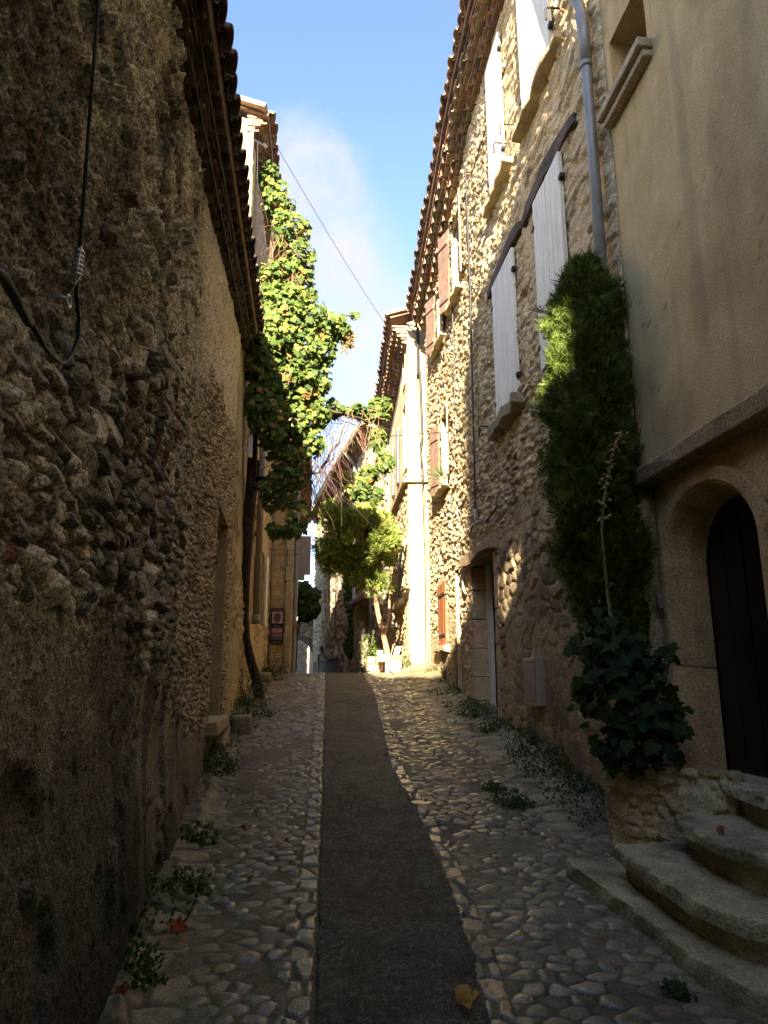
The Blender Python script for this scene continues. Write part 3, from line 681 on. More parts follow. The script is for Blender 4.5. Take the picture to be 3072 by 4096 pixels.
def closed_shutter(y0, y1, z0, z1, leaves=2):
    s0, s1 = WR.sy(y0), WR.sy(y1); w_ = (s1-s0)/leaves
    for i in range(leaves):
        sh = panel(WR, s0+i*w_+.004, s0+(i+1)*w_-.004, z0, z1, .035, .035, M_WHITE, 'shutter', rh, 3)
        for z in (z0+.22, z1-.3):
            hb = MB(); x_ = s0-.05 if i == 0 else s1-.03
            hb.box(WR.p(x_, z, .04), WR.tv*.055, WR.nv*.042, Vector((0, 0, .04))); hb.build('hinge', M_IRON, sh)
closed_shutter(5.50, 6.25, 2.80, 4.60); closed_shutter(7.0, 7.86, 2.86, 4.62)
closed_shutter(5.52, 6.43, 5.74, 7.75); closed_shutter(7.17, 7.80, 5.78, 7.72)
def beam(y0, y1, z, hh=.17):
    n_ = 10; V = []; F = []; mbb = MB()
    for i in range(n_+1):
        t = i/n_; y = y0+(y1-y0)*t; zz = z+.03*math.sin(t*5+y0)+random.uniform(-.01, .01); h_ = hh*(.8+.3*math.sin(t*3.0))*(.75 if i in (0, n_) else 1)
        V += [WR.py(y, zz, .005), WR.py(y, zz, .065+random.uniform(-.008, .008)), WR.py(y, zz+h_, .06+random.uniform(-.008, .008)), WR.py(y, zz+h_, .005)]
    for i in range(n_):
        for k in range(4): F.append((i*4+k, i*4+(k+1) % 4, i*4+4+(k+1) % 4, i*4+4+k))
    F += [(3, 2, 1, 0), tuple(n_*4+k for k in range(4))]
    mbb.add(V, F); mbb.build('lintel_beam', M_BEAM, rh, bevel=.01)
beam(5.15, 6.62, 4.62); beam(6.72, 8.12, 4.64)
def rough_sill(y0, y1, z, pr_=.14, hh=.09, c=(.44, .36, .24)):
    n_ = 9; V = []; F = []; mbb = MB()
    for i in range(n_+1):
        y = y0+(y1-y0)*i/n_; q = pr_*random.uniform(.8, 1.1); zb = z-hh*random.uniform(.75, 1.15)
        V += [WR.py(y, zb, .0), WR.py(y, zb+.02, q), WR.py(y, z+random.uniform(-.012, .012), q*1.02), WR.py(y, z+.01, .0)]
    for i in range(n_):
        for k in range(4): F.append((i*4+k, i*4+(k+1) % 4, i*4+4+(k+1) % 4, i*4+4+k))
    F += [(3, 2, 1, 0), tuple(n_*4+k for k in range(4))]
    mbb.add(V, F, c); mbb.build('sill', M_CUT, rh, bevel=.012)
rough_sill(5.30, 6.60, 5.70); rough_sill(6.95, 7.98, 5.74); rough_sill(6.85, 8.02, 2.84, .18, .15, (.26, .22, .17))
rough_sill(9.6, 10.55, 5.76, .14); rough_sill(11.0, 11.9, 5.68, .13); rough_sill(10.85, 11.7, 3.02, .15); rough_sill(11.15, 12.2, .46, .12, .1, (.42, .34, .23))
def open_leaf(y, z0, z1, w_, m_, ang):
    """shutter leaf swung out from the wall at distance y"""
    d = (WR.tv*math.cos(ang)+WR.nv*math.sin(ang)); e = Vector((-d.y, d.x, 0))
    mbb = MB(); o = WR.py(y, z0, .04)
    mbb.box(o, d*w_, e*.03, Vector((0, 0, z1-z0)))
    for z in (z0+.15, z1-.25): mbb.box(o+Vector((0, 0, z-z0))+e*.03+d*.02, d*(w_-.04), e*.02, Vector((0, 0, .08)))
    mbb.build('shutter', m_, rh, bevel=.003)
open_leaf(9.72, 5.80, 7.2, .34, M_BROWN, R(168)); open_leaf(10.42, 5.80, 7.2, .34, M_BROWN, R(18))
open_leaf(11.12, 5.72, 6.78, .32, M_BROWN, R(166)); open_leaf(11.78, 5.72, 6.78, .32, M_BROWN, R(18))
open_leaf(10.92, 3.06, 4.3, .32, M_BROWN, R(166)); open_leaf(11.58, 3.0, 4.2, .32, M_BROWN, R(17))
# street window with the orange shutter
wf = lining(WR, *orW, .2, .03, .09, (.46, .37, .25)).build('window', M_CUT, rh, bevel=.008)
sh = panel(WR, orW[0]+.01, orW[1]-.01, orW[2]+.01, orW[3]-.01, .01, .035, M_ORANGE, 'shutter', rh, 4)
for z in (.62, 1.27):
    hb = MB(); hb.box(WR.p(orW[0]+.02, z, .047), WR.tv*.55, WR.nv*.012, Vector((0, 0, .04))); hb.build('hinge', M_IRON, sh)
# narrow blind slot
lining(WR, *slitR, .22, .02, .08, (.44, .35, .23)).build('niche', M_CUT, rh, bevel=.008)
panel(WR, slitR[0], slitR[1], slitR[2], slitR[3], -.16, .02, M_CUT, 'niche_back', rh, c=(.4, .32, .21))
# doorway with dressed jambs, rough lintel and a brown door standing in shade
for s_, sg in ((doorR[1], 1), (doorR[0], -1)):
    mb = MB(); zz = doorR[2]; k = 0
    while zz < doorR[3]-.02:
        hh = min(random.uniform(.3, .42), doorR[3]-zz)
        w_ = (.2, .13)[(k+(sg > 0)) % 2]
        o = WR.p(s_ if sg > 0 else s_-w_, zz+.004, .035)
        mb.box(o, WR.tv*w_, -WR.nv*.45, Vector((0, 0, hh-.008)), tuple(q*random.uniform(.88, 1.08) for q in (.47, .38, .25)), .004)
        zz += hh; k += 1
    mb.build('door_jamb', M_CUT, rh, bevel=.012)
mb = MB(); V = []; F = []
for i in range(9):
    y = 8.15+i*.21; V += [WR.py(y, 1.46+.03*math.sin(i*.9), .0), WR.py(y, 1.45+.03*math.sin(i*.9), .14+random.uniform(-.02, .02)), WR.py(y, 1.60+random.uniform(-.02, .03), .12), WR.py(y, 1.63, .0)]
for i in range(8):
    for k in range(4): F.append((i*4+k, i*4+(k+1) % 4, i*4+4+(k+1) % 4, i*4+4+k))
F += [(3, 2, 1, 0), tuple(32+k for k in range(4))]
mb.add(V, F, (.30, .22, .14)); mb.build('door_lintel', M_CUT, rh, bevel=.01)
mb = MB(); mb.box(WR.p(doorR[0], 1.45, -.4), WR.tv*(doorR[1]-doorR[0]), WR.nv*.40, Vector((0, 0, .03)), (.3, .22, .14)); mb.build('door_soffit', M_CUT, rh)
dr = panel(WR, doorR[0], doorR[1], doorR[2], 1.45, -.30, .04, M_BROWN, 'door', rh, 6)
panel(WR, doorR[0]+.15, doorR[1]-.15, .3, 1.3, -.255, .015, M_GLASS, 'pane', dr)
panel(WR, doorR[0]-.02, doorR[0]+.05, doorR[2], 1.45, -.24, .06, M_BROWN, 'door_frame', rh); panel(WR, doorR[1]-.14, doorR[1]-.0, doorR[2], 1.45, -.22, .05, M_WHITE, 'door_frame', rh)
mb = MB(); mb.box(WR.p(doorR[0]-.1, -.72, -.1), WR.tv*(doorR[1]-doorR[0]+.1), WR.nv*.22, Vector((0, 0, .12)), (.30, .25, .18), .01); mb.build('doorstep', M_CUT, rh, bevel=.015)
# blocked slot among the old stones above the meter box
for (y0, y1, z0, z1, c) in [(7.05, 7.22, .95, 1.42, (.16, .13, .10))]:
    mb = MB(); mb.box(WR.py(y0, z0, -.02), WR.tv*(y1-y0), WR.nv*.055, Vector((0, 0, z1-z0)), c, .01); mb.build('blocked_slot', M_CUT, rh, bevel=.02)
for (y, z) in [(5.30, 5.95), (6.85, 6.08), (7.14, 6.08), (8.26, 2.98)]:
    mb = MB(); mb.tube([WR.py(y, z, 0), WR.py(y, z, .16), WR.py(y, z-.02, .18), WR.py(y, z-.14, .18)], .010, 6); mb.build('shutter_hook', M_IRON, rh)
genoise(rh, WR, -.3, WR.len, zjR, [(.15, .0, .15), (.29, .15, .15)], .205)
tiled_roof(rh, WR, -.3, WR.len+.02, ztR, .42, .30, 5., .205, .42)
mb = MB(); mb.tube([WR.py(4.95, 8.4, .3), WR.py(4.93, 6.05, .16), WR.py(4.87, 5.75, .16), WR.py(4.76, 5.35, .10), WR.py(4.73, 5.1, .10), WR.py(4.73, 1.0, .10)], .043, 14)
for z in (4.72, 2.9): mb.tube([WR.py(4.73, z, .10), WR.py(4.73, z+.05, .10)], .050, 14)
mb.tube([WR.py(4.755, 5.28, .10), WR.py(4.73, 5.1, .10), WR.py(4.73, 4.75, .10)], .048, 14)
mb.build('downpipe', M_ZINC, rh, smooth=True)
# ================================================================== second right-hand house, sunlit end wall
WE = Wall((4.0, 13.4), (.475, 13.4), 1); WF = Wall((.475, 13.4), (.135, 17.65), 1)
r2 = empty('sunlit_house', (.6, 14.5, .1), 'pale rendered house whose blank end wall stands in full sun beyond the shuttered house', 'house')
def ztE(S):
    y = WF.A[1]+WF.t[1]*np.asarray(S, float); return np.interp(y, [13.3, 16.7, 18.], [7.25, 6.80, 6.6])
zjE = lambda S: ztE(S)-.58
def end_wall(S, Z):
    off = .025*(fbm(S*2.5, Z*2.5, 4, 81.)-.5)+.010*(fbm(S*18, Z*18, 3, 82.)-.5)
    C = mix((.33, .265, .18), (.43, .355, .25), fbm(S*2, Z*1.2, 5, 83.))
    fl = sst(.62, .70, fbm(S*3+2, Z*2, 5, 84.)); C = mix(C, (.34, .24, .14), fl*.6); off = off-.008*fl
    C = mix(C, (.31, .255, .175), sst(.55, .75, fbm(S*5, Z*.35, 4, 85.))*.4)
    return off, C
def front_wall(S, Z):
    h, m, a, b, c = rubble(S, Z, 86., .17, .09, .05, warp=.4)
    lo = sst(3.75, 3.70, Z)*sst(.16, .2, S)
    off = h*lo+.02*(fbm(S*3, Z*3, 4, 87.)-.5)
    st = mix((.42, .34, .22), (.56, .46, .31), b); mo = np.array((.46, .37, .24))+0*st
    up = mix((.50, .40, .27), (.58, .48, .33), fbm(S*2, Z*.8, 5, 88.))
    return off, mix(up, mix(mo, st, m), lo)
aw = [(WF.sy(14.0), WF.sy(14.25), 1.5, 2.62), (WF.sy(14.55), WF.sy(15.35), 1.5, 2.7)]
uw = [(WF.sy(13.65), WF.sy(14.15), 4.1, 5.45), (WF.sy(13.75), WF.sy(14.1), 5.95, 6.6)]
wall_sheet('end_wall', WE, lambda S: 0*S-.2, lambda S: 7.1+.33*(WE.len-S), .03, end_wall, r2, M_RENDER)
wall_sheet('wall', WF, lambda S: 0*S-.3, lambda S: zjE(S)+.06, .022, front_wall, r2, M_STONE, aw+uw)
body(r2, WF, -.5, 6.2, 5., s0=.35)
for hl in aw:
    wf = lining(WF, *hl, .18, .03, .08, (.56, .46, .3)).build('window', M_CUT, r2, bevel=.006)
    panel(WF, hl[0], hl[1], hl[2], hl[3], -.03, .02, M_GREYP, 'shutter', wf, 3)
    mb = MB(); n_ = 10   # arched head
    s0, s1 = hl[0], hl[1]; r_ = (s1-s0)/2
    pts = [WF.p((s0+s1)/2+math.cos(math.pi*i/n_)*(r_+.06), hl[3]-.10+math.sin(math.pi*i/n_)*(r_*.9+.06), .03) for i in range(n_+1)]
    mb.tube(pts, .045, 6, (.56, .46, .3)); mb.build('window_arch', M_CUT, r2)
    mb = MB(); mb.box(WF.p(s0-.08, hl[2]-.12, .0), WF.tv*(s1-s0+.16), WF.nv*.14, Vector((0, 0, .10)), (.55, .46, .31)); mb.build('sill', M_CUT, r2, bevel=.008)
for hl in uw:
    wf = lining(WF, *hl, .2, .02, .06, (.58, .48, .33)).build('window', M_CUT, r2, bevel=.006)
    panel(WF, hl[0], hl[1], hl[2], hl[3], -.14, .02, M_WHITE, 'shutter', wf, 3)
for y in (14.9, 16.0): panel(WF, WF.sy(y), WF.sy(y+.35), 4.1, 5.35, .03, .03, M_GREYP, 'shutter', r2, 3)
mb = MB(); mb.box(WF.p(-.05, 3.68, .02), WF.tv*(WF.len), WF.nv*.09, Vector((0, 0, .11)), (.40, .31, .2)); mb.box((.43, 13.31, 3.68), (3, 0, 0), (0, .09, 0), (0, 0, .11), (.52, .43, .3)); mb.box((.40, 13.28, 3.79), (3.0, 0, 0), (0, .12, 0), (0, 0, .035), (.50, .41, .28)); mb.build('string_course', M_CUT, r2, bevel=.008)
genoise(r2, WF, -.02, WF.len, zjE, [(.10, .0, .13), (.20, .13, .13), (.30, .26, .13)], .18)
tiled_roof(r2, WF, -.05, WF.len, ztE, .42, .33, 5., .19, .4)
mb = MB()
for i in range(11):
    a = Vector((.05+i*.42, 13.26, 7.20+i*.42*.33)); mb.box(a, Vector((.43, 0, .142)), Vector((0, .22, 0)), Vector((-.02, 0, .06)), tile_col(), .006)
mb.build('verge', M_TILE, r2)
# ================================================================== far curved-away stone house on the right
W4 = Wall((.13, 17.7), (-3.2, 33.), 1)
h4 = empty('far_stone_house', (-1.5, 25, -.1), 'long stone house curving away at the end of the lane behind the rounded conifer', 'house')
def far_wall(S, Z):
    h, m, a, b, c = rubble(S, Z, 91., .32, .17, .10, warp=.4)
    off = h+.03*(fbm(S*2, Z*2, 3, 92.)-.5)
    st = mix((.30, .27, .22), (.48, .43, .34), b); mo = np.array((.24, .21, .16))+0*st
    C = mix(mo, st, m); ce = sst(.62, .55, Z+.15*(fbm(S, Z, 3, 93.)-.5))*sst(7.6, 8.2, S)
    return off*(1-ce), mix(C, (.13, .12, .11), ce)
s4 = lambda y: W4.sy(y)
h4w = [(s4(25.5), s4(26.6), .72, 1.36), (s4(27.3), s4(27.75), .72, 1.22), (s4(27.95), s4(28.4), .72, 1.22), (s4(29.4), s4(30.3), .72, 1.2), (s4(23.6), s4(24.2), -.3, 1.15), (s4(30.5), s4(31.3), -.6, .9), (s4(27.9), s4(28.6), 2.1, 3.4), (s4(19.9), s4(21.5), -.2, 2.05)]
wall_sheet('wall', W4, lambda S: 0*S-.9, lambda S: 0*S+6.85, .05, far_wall, h4, M_STONE, h4w)
body(h4, W4, -1., 6.8, 6., s0=.2, back=.5)
for i, hl in enumerate(h4w):
    wf = lining(W4, *hl, .3, .04, .12, (.46, .42, .34) if i < 1 else (.36, .32, .25)).build('window' if i not in (4, 5, 7) else 'doorway', M_CUT, h4, bevel=.01)
    panel(W4, hl[0], hl[1], hl[2], hl[3], -.3, .03, M_DOOR if i != 6 else M_GREYP, 'pane' if i not in (4, 5, 7) else 'door', wf)
mb = MB(); mb.box(W4.p(s4(19.6), 2.1, .0), W4.tv*2.4, W4.nv*.3, Vector((0, 0, .12)), (.2, .16, .12), .02); mb.build('canopy', M_TILE, h4)
zj4 = lambda S: 6.75+.02*np.asarray(S, float)
genoise(h4, W4, 1.5, W4.len, zj4, [(.14, .0, .15), (.27, .15, .15)], .25)
tiled_roof(h4, W4, 1.4, W4.len, lambda S: zj4(S)+.32, .4, .33, 6., .25, .5)
mb = MB(); mb.tube([W4.p(s4(20), 7.12, .48), W4.p(s4(30), 7.3, .48)], .09, 8); mb.tube([W4.p(s4(22.), 7.05, .48), W4.p(s4(22.), 6.6, .12)], .06, 8); mb.build('gutter', M_ZINC, h4, smooth=True)
mb = MB(); mb.tube([W4.p(s4(22.), 6.6, .12), W4.p(s4(22.), 2.3, .12), W4.p(s4(21.8), 2.0, .2)], .07, 8); mb.tube([W4.p(s4(19.4), 6.5, .12), W4.p(s4(19.4), .2, .12)], .06, 8); mb.build('downpipe', M_ZINC, h4, smooth=True)
mb = MB(); mb.tube([W4.p(s4(25.6), 6.7, .15), W4.p(s4(25.6), 1.3, .15)], .02, 5); mb.build('wall_cable', M_CABLE, h4)
# ================================================================== archway closing the lane
aw_ = empty('stone_archway', (-3.9, 36, -.5), 'rough stone wall with a round archway closing the far end of the lane', 'archway')
mb = MB(); n_ = 16; cx, cz, r0, r1 = -4.55, .75, 1.05, 1.32
Vf = []
def ring(r, y): return [(cx+r*math.cos(math.pi*i/n_), y, cz+r*math.sin(math.pi*i/n_)) for i in range(n_+1)]
def prism_strip(mb, a, b, ya, yb, c):
    for i in range(len(a)-1):
        q = [a[i], a[i+1], b[i+1], b[i]]
        V = [(x, ya, z) for (x, z) in q]+[(x, yb, z) for (x, z) in q]
        mb.add(V, [(0, 1, 2, 3), (7, 6, 5, 4), (0, 4, 5, 1), (1, 5, 6, 2), (2, 6, 7, 3), (3, 7, 4, 0)], c)
ra = [(cx+r0*math.cos(math.pi*i/n_), cz+r0*math.sin(math.pi*i/n_)) for i in range(n_+1)]
rb = [(cx+r1*math.cos(math.pi*i/n_), cz+r1*math.sin(math.pi*i/n_)) for i in range(n_+1)]
mo_ = MB()
prism_strip(mo_, ra, rb, 35.9, 36.5, (.085, .075, .06))
for sg in (-1, 1): mo_.box((cx+sg*r0 if sg > 0 else cx-r1, 35.9, -1), (r1-r0, 0, 0), (0, .6, 0), (0, 0, 1.75), (.085, .075, .06))
mo_.build('arch_ring', M_CUT, aw_)
WAr = Wall((-9, 36.0), (-2.6, 36.0), -1)
def arch_wall(S, Z):
    h, m, a, b, c = rubble(S, Z, 95., .3, .16, .08, warp=.4)
    return h, mix((.06, .05, .038), mix((.10, .085, .062), (.20, .17, .125), b), m)
ahole = [(-9, -9, 0, 0)]
holes = [(4.45-1.18, 4.45+1.18, -2, .75)]+[(4.45-q, 4.45+q, .75+1.18*k/8, .75+1.18*(k+1)/8) for k, q in [(k, 1.18*math.sqrt(max(0, 1-((k+.5)/8)**2))) for k in range(8)]]
wall_sheet('wall', WAr, lambda S: 0*S-1, lambda S: 2.35+.06*S+.12*fbm(S*2, S*0, 3, 96.), .06, arch_wall, aw_, M_STONE, holes)
# wall and post beyond the arch
bw_ = empty('garden_wall', (-5., 40, -.5), 'grey garden wall glimpsed through the archway', 'wall')
WB = Wall((-5.3, 37.), (-4.9, 46.), -1)
wall_sheet('wall', WB, lambda S: 0*S-1, lambda S: 0*S+3.0, .08, arch_wall, bw_, M_STONE, wrap=.5)
mb = MB(); mb.box((-4.55, 44, -1), (.35, 0, 0), (0, .4, 0), (0, 0, 3.), (.40, .33, .26)); tag(mb.build('gate_post', M_CUT, None, bevel=.02), 'pale gate post standing behind the archway', 'post')
mb = MB(); mb.box((-10, 52, -1), (12, 0, 0), (0, 5, 0), (0, 0, 5.5), (.45, .36, .27)); tag(mb.build('far_building', M_RENDER, None), 'pale pinkish house far beyond the archway under the dark foliage', 'house')

# ================================================================== near right plaster house
WP = Wall((2.55, -4.0), (1.722, 4.60), 1)
ph = empty('plaster_house', (1.9, 3., -.7), 'smooth ochre plaster house at the right edge with an arched doorway under a ledge', 'house')
def plaster(S, Z):
    Y = WP.A[1]+WP.t[1]*S
    off = .018*(fbm(S*1.5, Z*1.5, 4, 101.)-.5)+.004*(fbm(S*22, Z*22, 3, 102.)-.5)
    C = mix((.47, .36, .22), (.58, .455, .285), fbm(S*1.6, Z*1.1, 5, 103.))
    C = mix(C, (.58, .48, .34), sst(.60, .72, fbm(S*9, Z*2.6, 4, 104.))*.55)
    C = mix(C, (.40, .30, .19), sst(.54, .56, fbm(S*.8+3, Z*.9, 5, 110.))*.45)
    cr_ = np.abs(fbm(S*1.3+20, Z*1.3, 5, 111.)-.5); C = mix(C, (.16, .12, .08), sst(.0045, .001, cr_)*sst(.5, .6, fbm(S*.9, Z*.9, 3, 112.))*.8); off = off-.004*sst(.006, .001, cr_)
    C = mix(C, (.30, .235, .155), sst(.56, .72, fbm(S*7, Z*.45, 4, 113.))*.35)
    C = mix(C, (.32, .235, .14), sst(.55, .72, fbm(S*3, Z*1.4, 4, 105.))*.45)
    return off, C
def stone_base(S, Z):
    off = -.085+.02*(fbm(S*2.2, Z*2.2, 4, 106.)-.5)+.007*(fbm(S*26, Z*26, 3, 107.)-.5)
    jr = np.minimum(np.abs(np.mod(Z+.30, .46)-.23), .2); off = off-.012*sst(.015, .004, np.abs(jr-.0))
    C = mix((.46, .35, .21), (.60, .47, .29), fbm(S*3, Z*3, 5, 108.)); C = mix(C, (.22, .17, .11), sst(.55, .7, fbm(S*6, Z*5, 4, 109.))*.5)
    C = mix(C, (.15, .12, .085), sst(.012, .003, jr)*.6)
    return off, C
sp = lambda y: WP.sy(y)
winP = (sp(3.96), sp(4.50), 4.17, 4.74)
wall_sheet('upper_wall', WP, lambda S: 0*S+1.33, lambda S: 0*S+9.0, .03, plaster, ph, M_RENDER, [winP], smin=sp(.5))
wall_sheet('upper_wall', WP, lambda S: 0*S+1.33, lambda S: 0*S+9.0, .12, plaster, ph, M_RENDER, wrap=0, smax=sp(.5))
d0, d1, dz0, dspr, dap = sp(3.50), sp(4.49), -.56, .70, 1.10
def arch_half(zc): return math.sqrt(max(0., 1-((zc-dspr)/(dap-dspr))**2)) if zc > dspr else 1.
sm_, hw = (d0+d1)/2, (d1-d0)/2
ho = [(d0, d1, dz0, dspr)]
for k in range(14):
    za = dspr+(dap-dspr)*k/14; zb = dspr+(dap-dspr)*(k+1)/14; q = arch_half((za+zb)/2)*hw; ho.append((sm_-q, sm_+q, za, zb))
wall_sheet('base_wall', WP, lambda S: zg(1.9, WP.A[1]+WP.t[1]*S)-.4, lambda S: 0*S+1.28, .02, stone_base, ph, M_CUT, ho, smin=sp(.5))
wall_sheet('base_wall', WP, lambda S: zg(1.9, WP.A[1]+WP.t[1]*S)-.4, lambda S: 0*S+1.28, .12, stone_base, ph, M_CUT, wrap=0, smax=sp(.5))
body(ph, WP, -3, 9., 6., s0=0, s1=WP.len-.1, back=.62)
# splayed arched surround built as one tapering band
mb = MB(); out = []; inn = []; mid = []; pro = []
prof = [(d1, dz0)]+[(sm_+hw*math.cos(math.pi*i/18), dspr+(dap-dspr)*math.sin(math.pi*i/18)) for i in range(19)]+[(d0, dz0)]
cz_ = .3
def sc2(p, k, dzk=1.): return (sm_+(p[0]-sm_)*k, dz0+(p[1]-dz0)*dzk)
rows = [(1.10, 1.05, -.105), (1.09, 1.045, -.050), (1.0, 1.0, -.052), (.95, .985, -.075), (.80, .965, -.17), (.76, .955, -.27)]
for (k, dk, of) in rows: out.append([WP.p(*sc2(p, k, dk), of) for p in prof])
m_ = len(prof)
cuts = [0, 4, 7, 10, 13, 16, 20]
for i in range(m_-1):
    g_ = sum(1 for q in cuts if q <= i)
    for part in ((0, .5), (.5, 1.)) if i in (0, m_-2) else ((0, 1.),):
        cq = tuple(q*(1+.10*math.sin(g_*2.3+part[0]*5)) for q in (.50, .365, .205))
        V = []
        for row in out:
            V += [row[i].lerp(row[i+1], part[0]+(.006 if part[0] else 0)), row[i].lerp(row[i+1], part[1])]
        mb.add(V, [(2*j, 2*j+1, 2*j+3, 2*j+2) for j in range(len(rows)-1)], cq)
o = mb.build('door_surround', M_CUT, ph)
o2 = panel(WP, d0-.05, d1+.05, dz0, 1.15, -.33, .05, M_DOOR, 'door', ph, 6)
mb = MB(); mb.tube([WP.p(d0+.2, .3, -.30), WP.p(d0+.2, .42, -.30)], .012, 6); mb.build('handle', M_STEEL, o2)
mb = MB(); mb.box(WP.p(d0-.02, dz0-.12, -.42), WP.tv*(d1-d0+.04), WP.nv*.38, Vector((0, 0, .13)), (.36, .29, .2), .01); mb.build('threshold', M_CUT, ph, bevel=.015)
# rough ledge where the overhanging plaster stops
n_ = 26; V = []; F = []; mb = MB()
for i in range(n_+1):
    y = -3.8+(4.66+3.8)*i/n_; a = random.uniform(-.012, .012)
    V += [WP.py(y, 1.24+a, -.12), WP.py(y, 1.245+a, .04+random.uniform(-.01, .012)), WP.py(y, 1.345+a+random.uniform(-.012, .012), .055+random.uniform(-.008, .008)), WP.py(y, 1.375+a, .0)]
for i in range(n_):
    for k in range(4): F.append((i*4+k, i*4+(k+1) % 4, i*4+4+(k+1) % 4, i*4+4+k))
F += [(3, 2, 1, 0), tuple(n_*4+k for k in range(4))]
mb.add(V, F, (.36, .285, .19)); mb.build('ledge', M_CUT, ph, bevel=.01)
wf = lining(WP, *winP, .30, .0, .06, (.52, .38, .22)).build('window', M_RENDER, ph)
panel(WP, winP[0], winP[1], winP[2], winP[3], -.30, .02, M_GLASS, 'pane', wf)
for a in ((winP[0], winP[0]+.06), (winP[1]-.06, winP[1]), ((winP[0]+winP[1])/2-.03, (winP[0]+winP[1])/2+.03)): panel(WP, a[0], a[1], winP[2], winP[3], -.278, .04, M_WHITE, 'frame', wf)
mb = MB(); mb.box(WP.p(winP[0]-.06, 4.08, -.02), WP.tv*(winP[1]-winP[0]+.16), WP.nv*.13, Vector((0, 0, .07)), (.42, .36, .27)); mb.box(WP.p(winP[0]-.04, 4.02, -.02), WP.tv*(winP[1]-winP[0]+.12), WP.nv*.09, Vector((0, 0, .06)), (.40, .34, .25)); mb.build('sill', M_CUT, ph, bevel=.012)
mb = MB(); mb.box(WP.p(-.5, 9.0, -6.), WP.tv*(WP.len+.4), WP.nv*6.3, Vector((0, 0, .15)), (.3, .2, .13)); mb.build('roof', M_TILE, ph)
mb = MB(); mb.box(WP.py(4.52, .42, -.045), WP.tv*.035, WP.nv*.03, Vector((0, 0, .09))); mb.build('doorbell', M_STEEL, ph, bevel=.004)

# ================================================================== unseen house walls added behind the viewpoint, outlines shaped to throw the shade
bh = empty('house', (-3, -6.3, -2.4), 'added unseen house wall behind the viewpoint, outline shaped to shade the lane, left of the gap', 'house')
mb = MB(); prof = [(-14, -3), (-14, 11.6), (-3.7, 11.2), (-3.0, 10.0), (-2.3, 8.25), (-1.6, 7.75), (-.8, 7.55), (-.28, 7.5), (-.28, -3)]
mb.add([(x, -6.0, z) for x, z in prof]+[(x, -6.6, z) for x, z in prof], [tuple(range(len(prof))), tuple(range(2*len(prof)-1, len(prof)-1, -1))]+[(i, i+len(prof), (i+1) % len(prof)+len(prof), (i+1) % len(prof)) for i in range(len(prof))], (.40, .33, .23))
mb.build('wall', M_RENDER, bh)
bt = empty('shade_slab', (2, -6.3, -2.4), 'added taller unseen wall slab behind the viewpoint, outline shaped to shade the lane, right of the gap', 'house')
mb = MB()
def slab(q):
    n = len(q); mb.add([(x, -6.0, z) for x, z in q]+[(x, -6.25, z) for x, z in q], [tuple(range(n)), tuple(range(2*n-1, n-1, -1))]+[(i, i+n, (i+1) % n+n, (i+1) % n) for i in range(n)], (.42, .35, .25))
hx0, hx1, hz0, hz1 = .07, .33, 6.5, 7.16  # opening added to let a patch of sun onto the cypress
slab([(-.27, -3), (8, -3), (8, hz0), (-.27, hz0)]); slab([(-.27, hz0), (hx0, hz0), (hx0, hz1), (-.27, hz1)]); slab([(hx1, hz0), (8, hz0), (8, hz1), (hx1, hz1)])
slab([(-.27, hz1), (8, hz1), (8, 9.7), (.9, 9.7), (.65, 10.0), (.4, 10.6), (.1, 10.9), (-.1, 11.1), (-.27, 10.7)])
mb.build('wall', M_RENDER, bt)

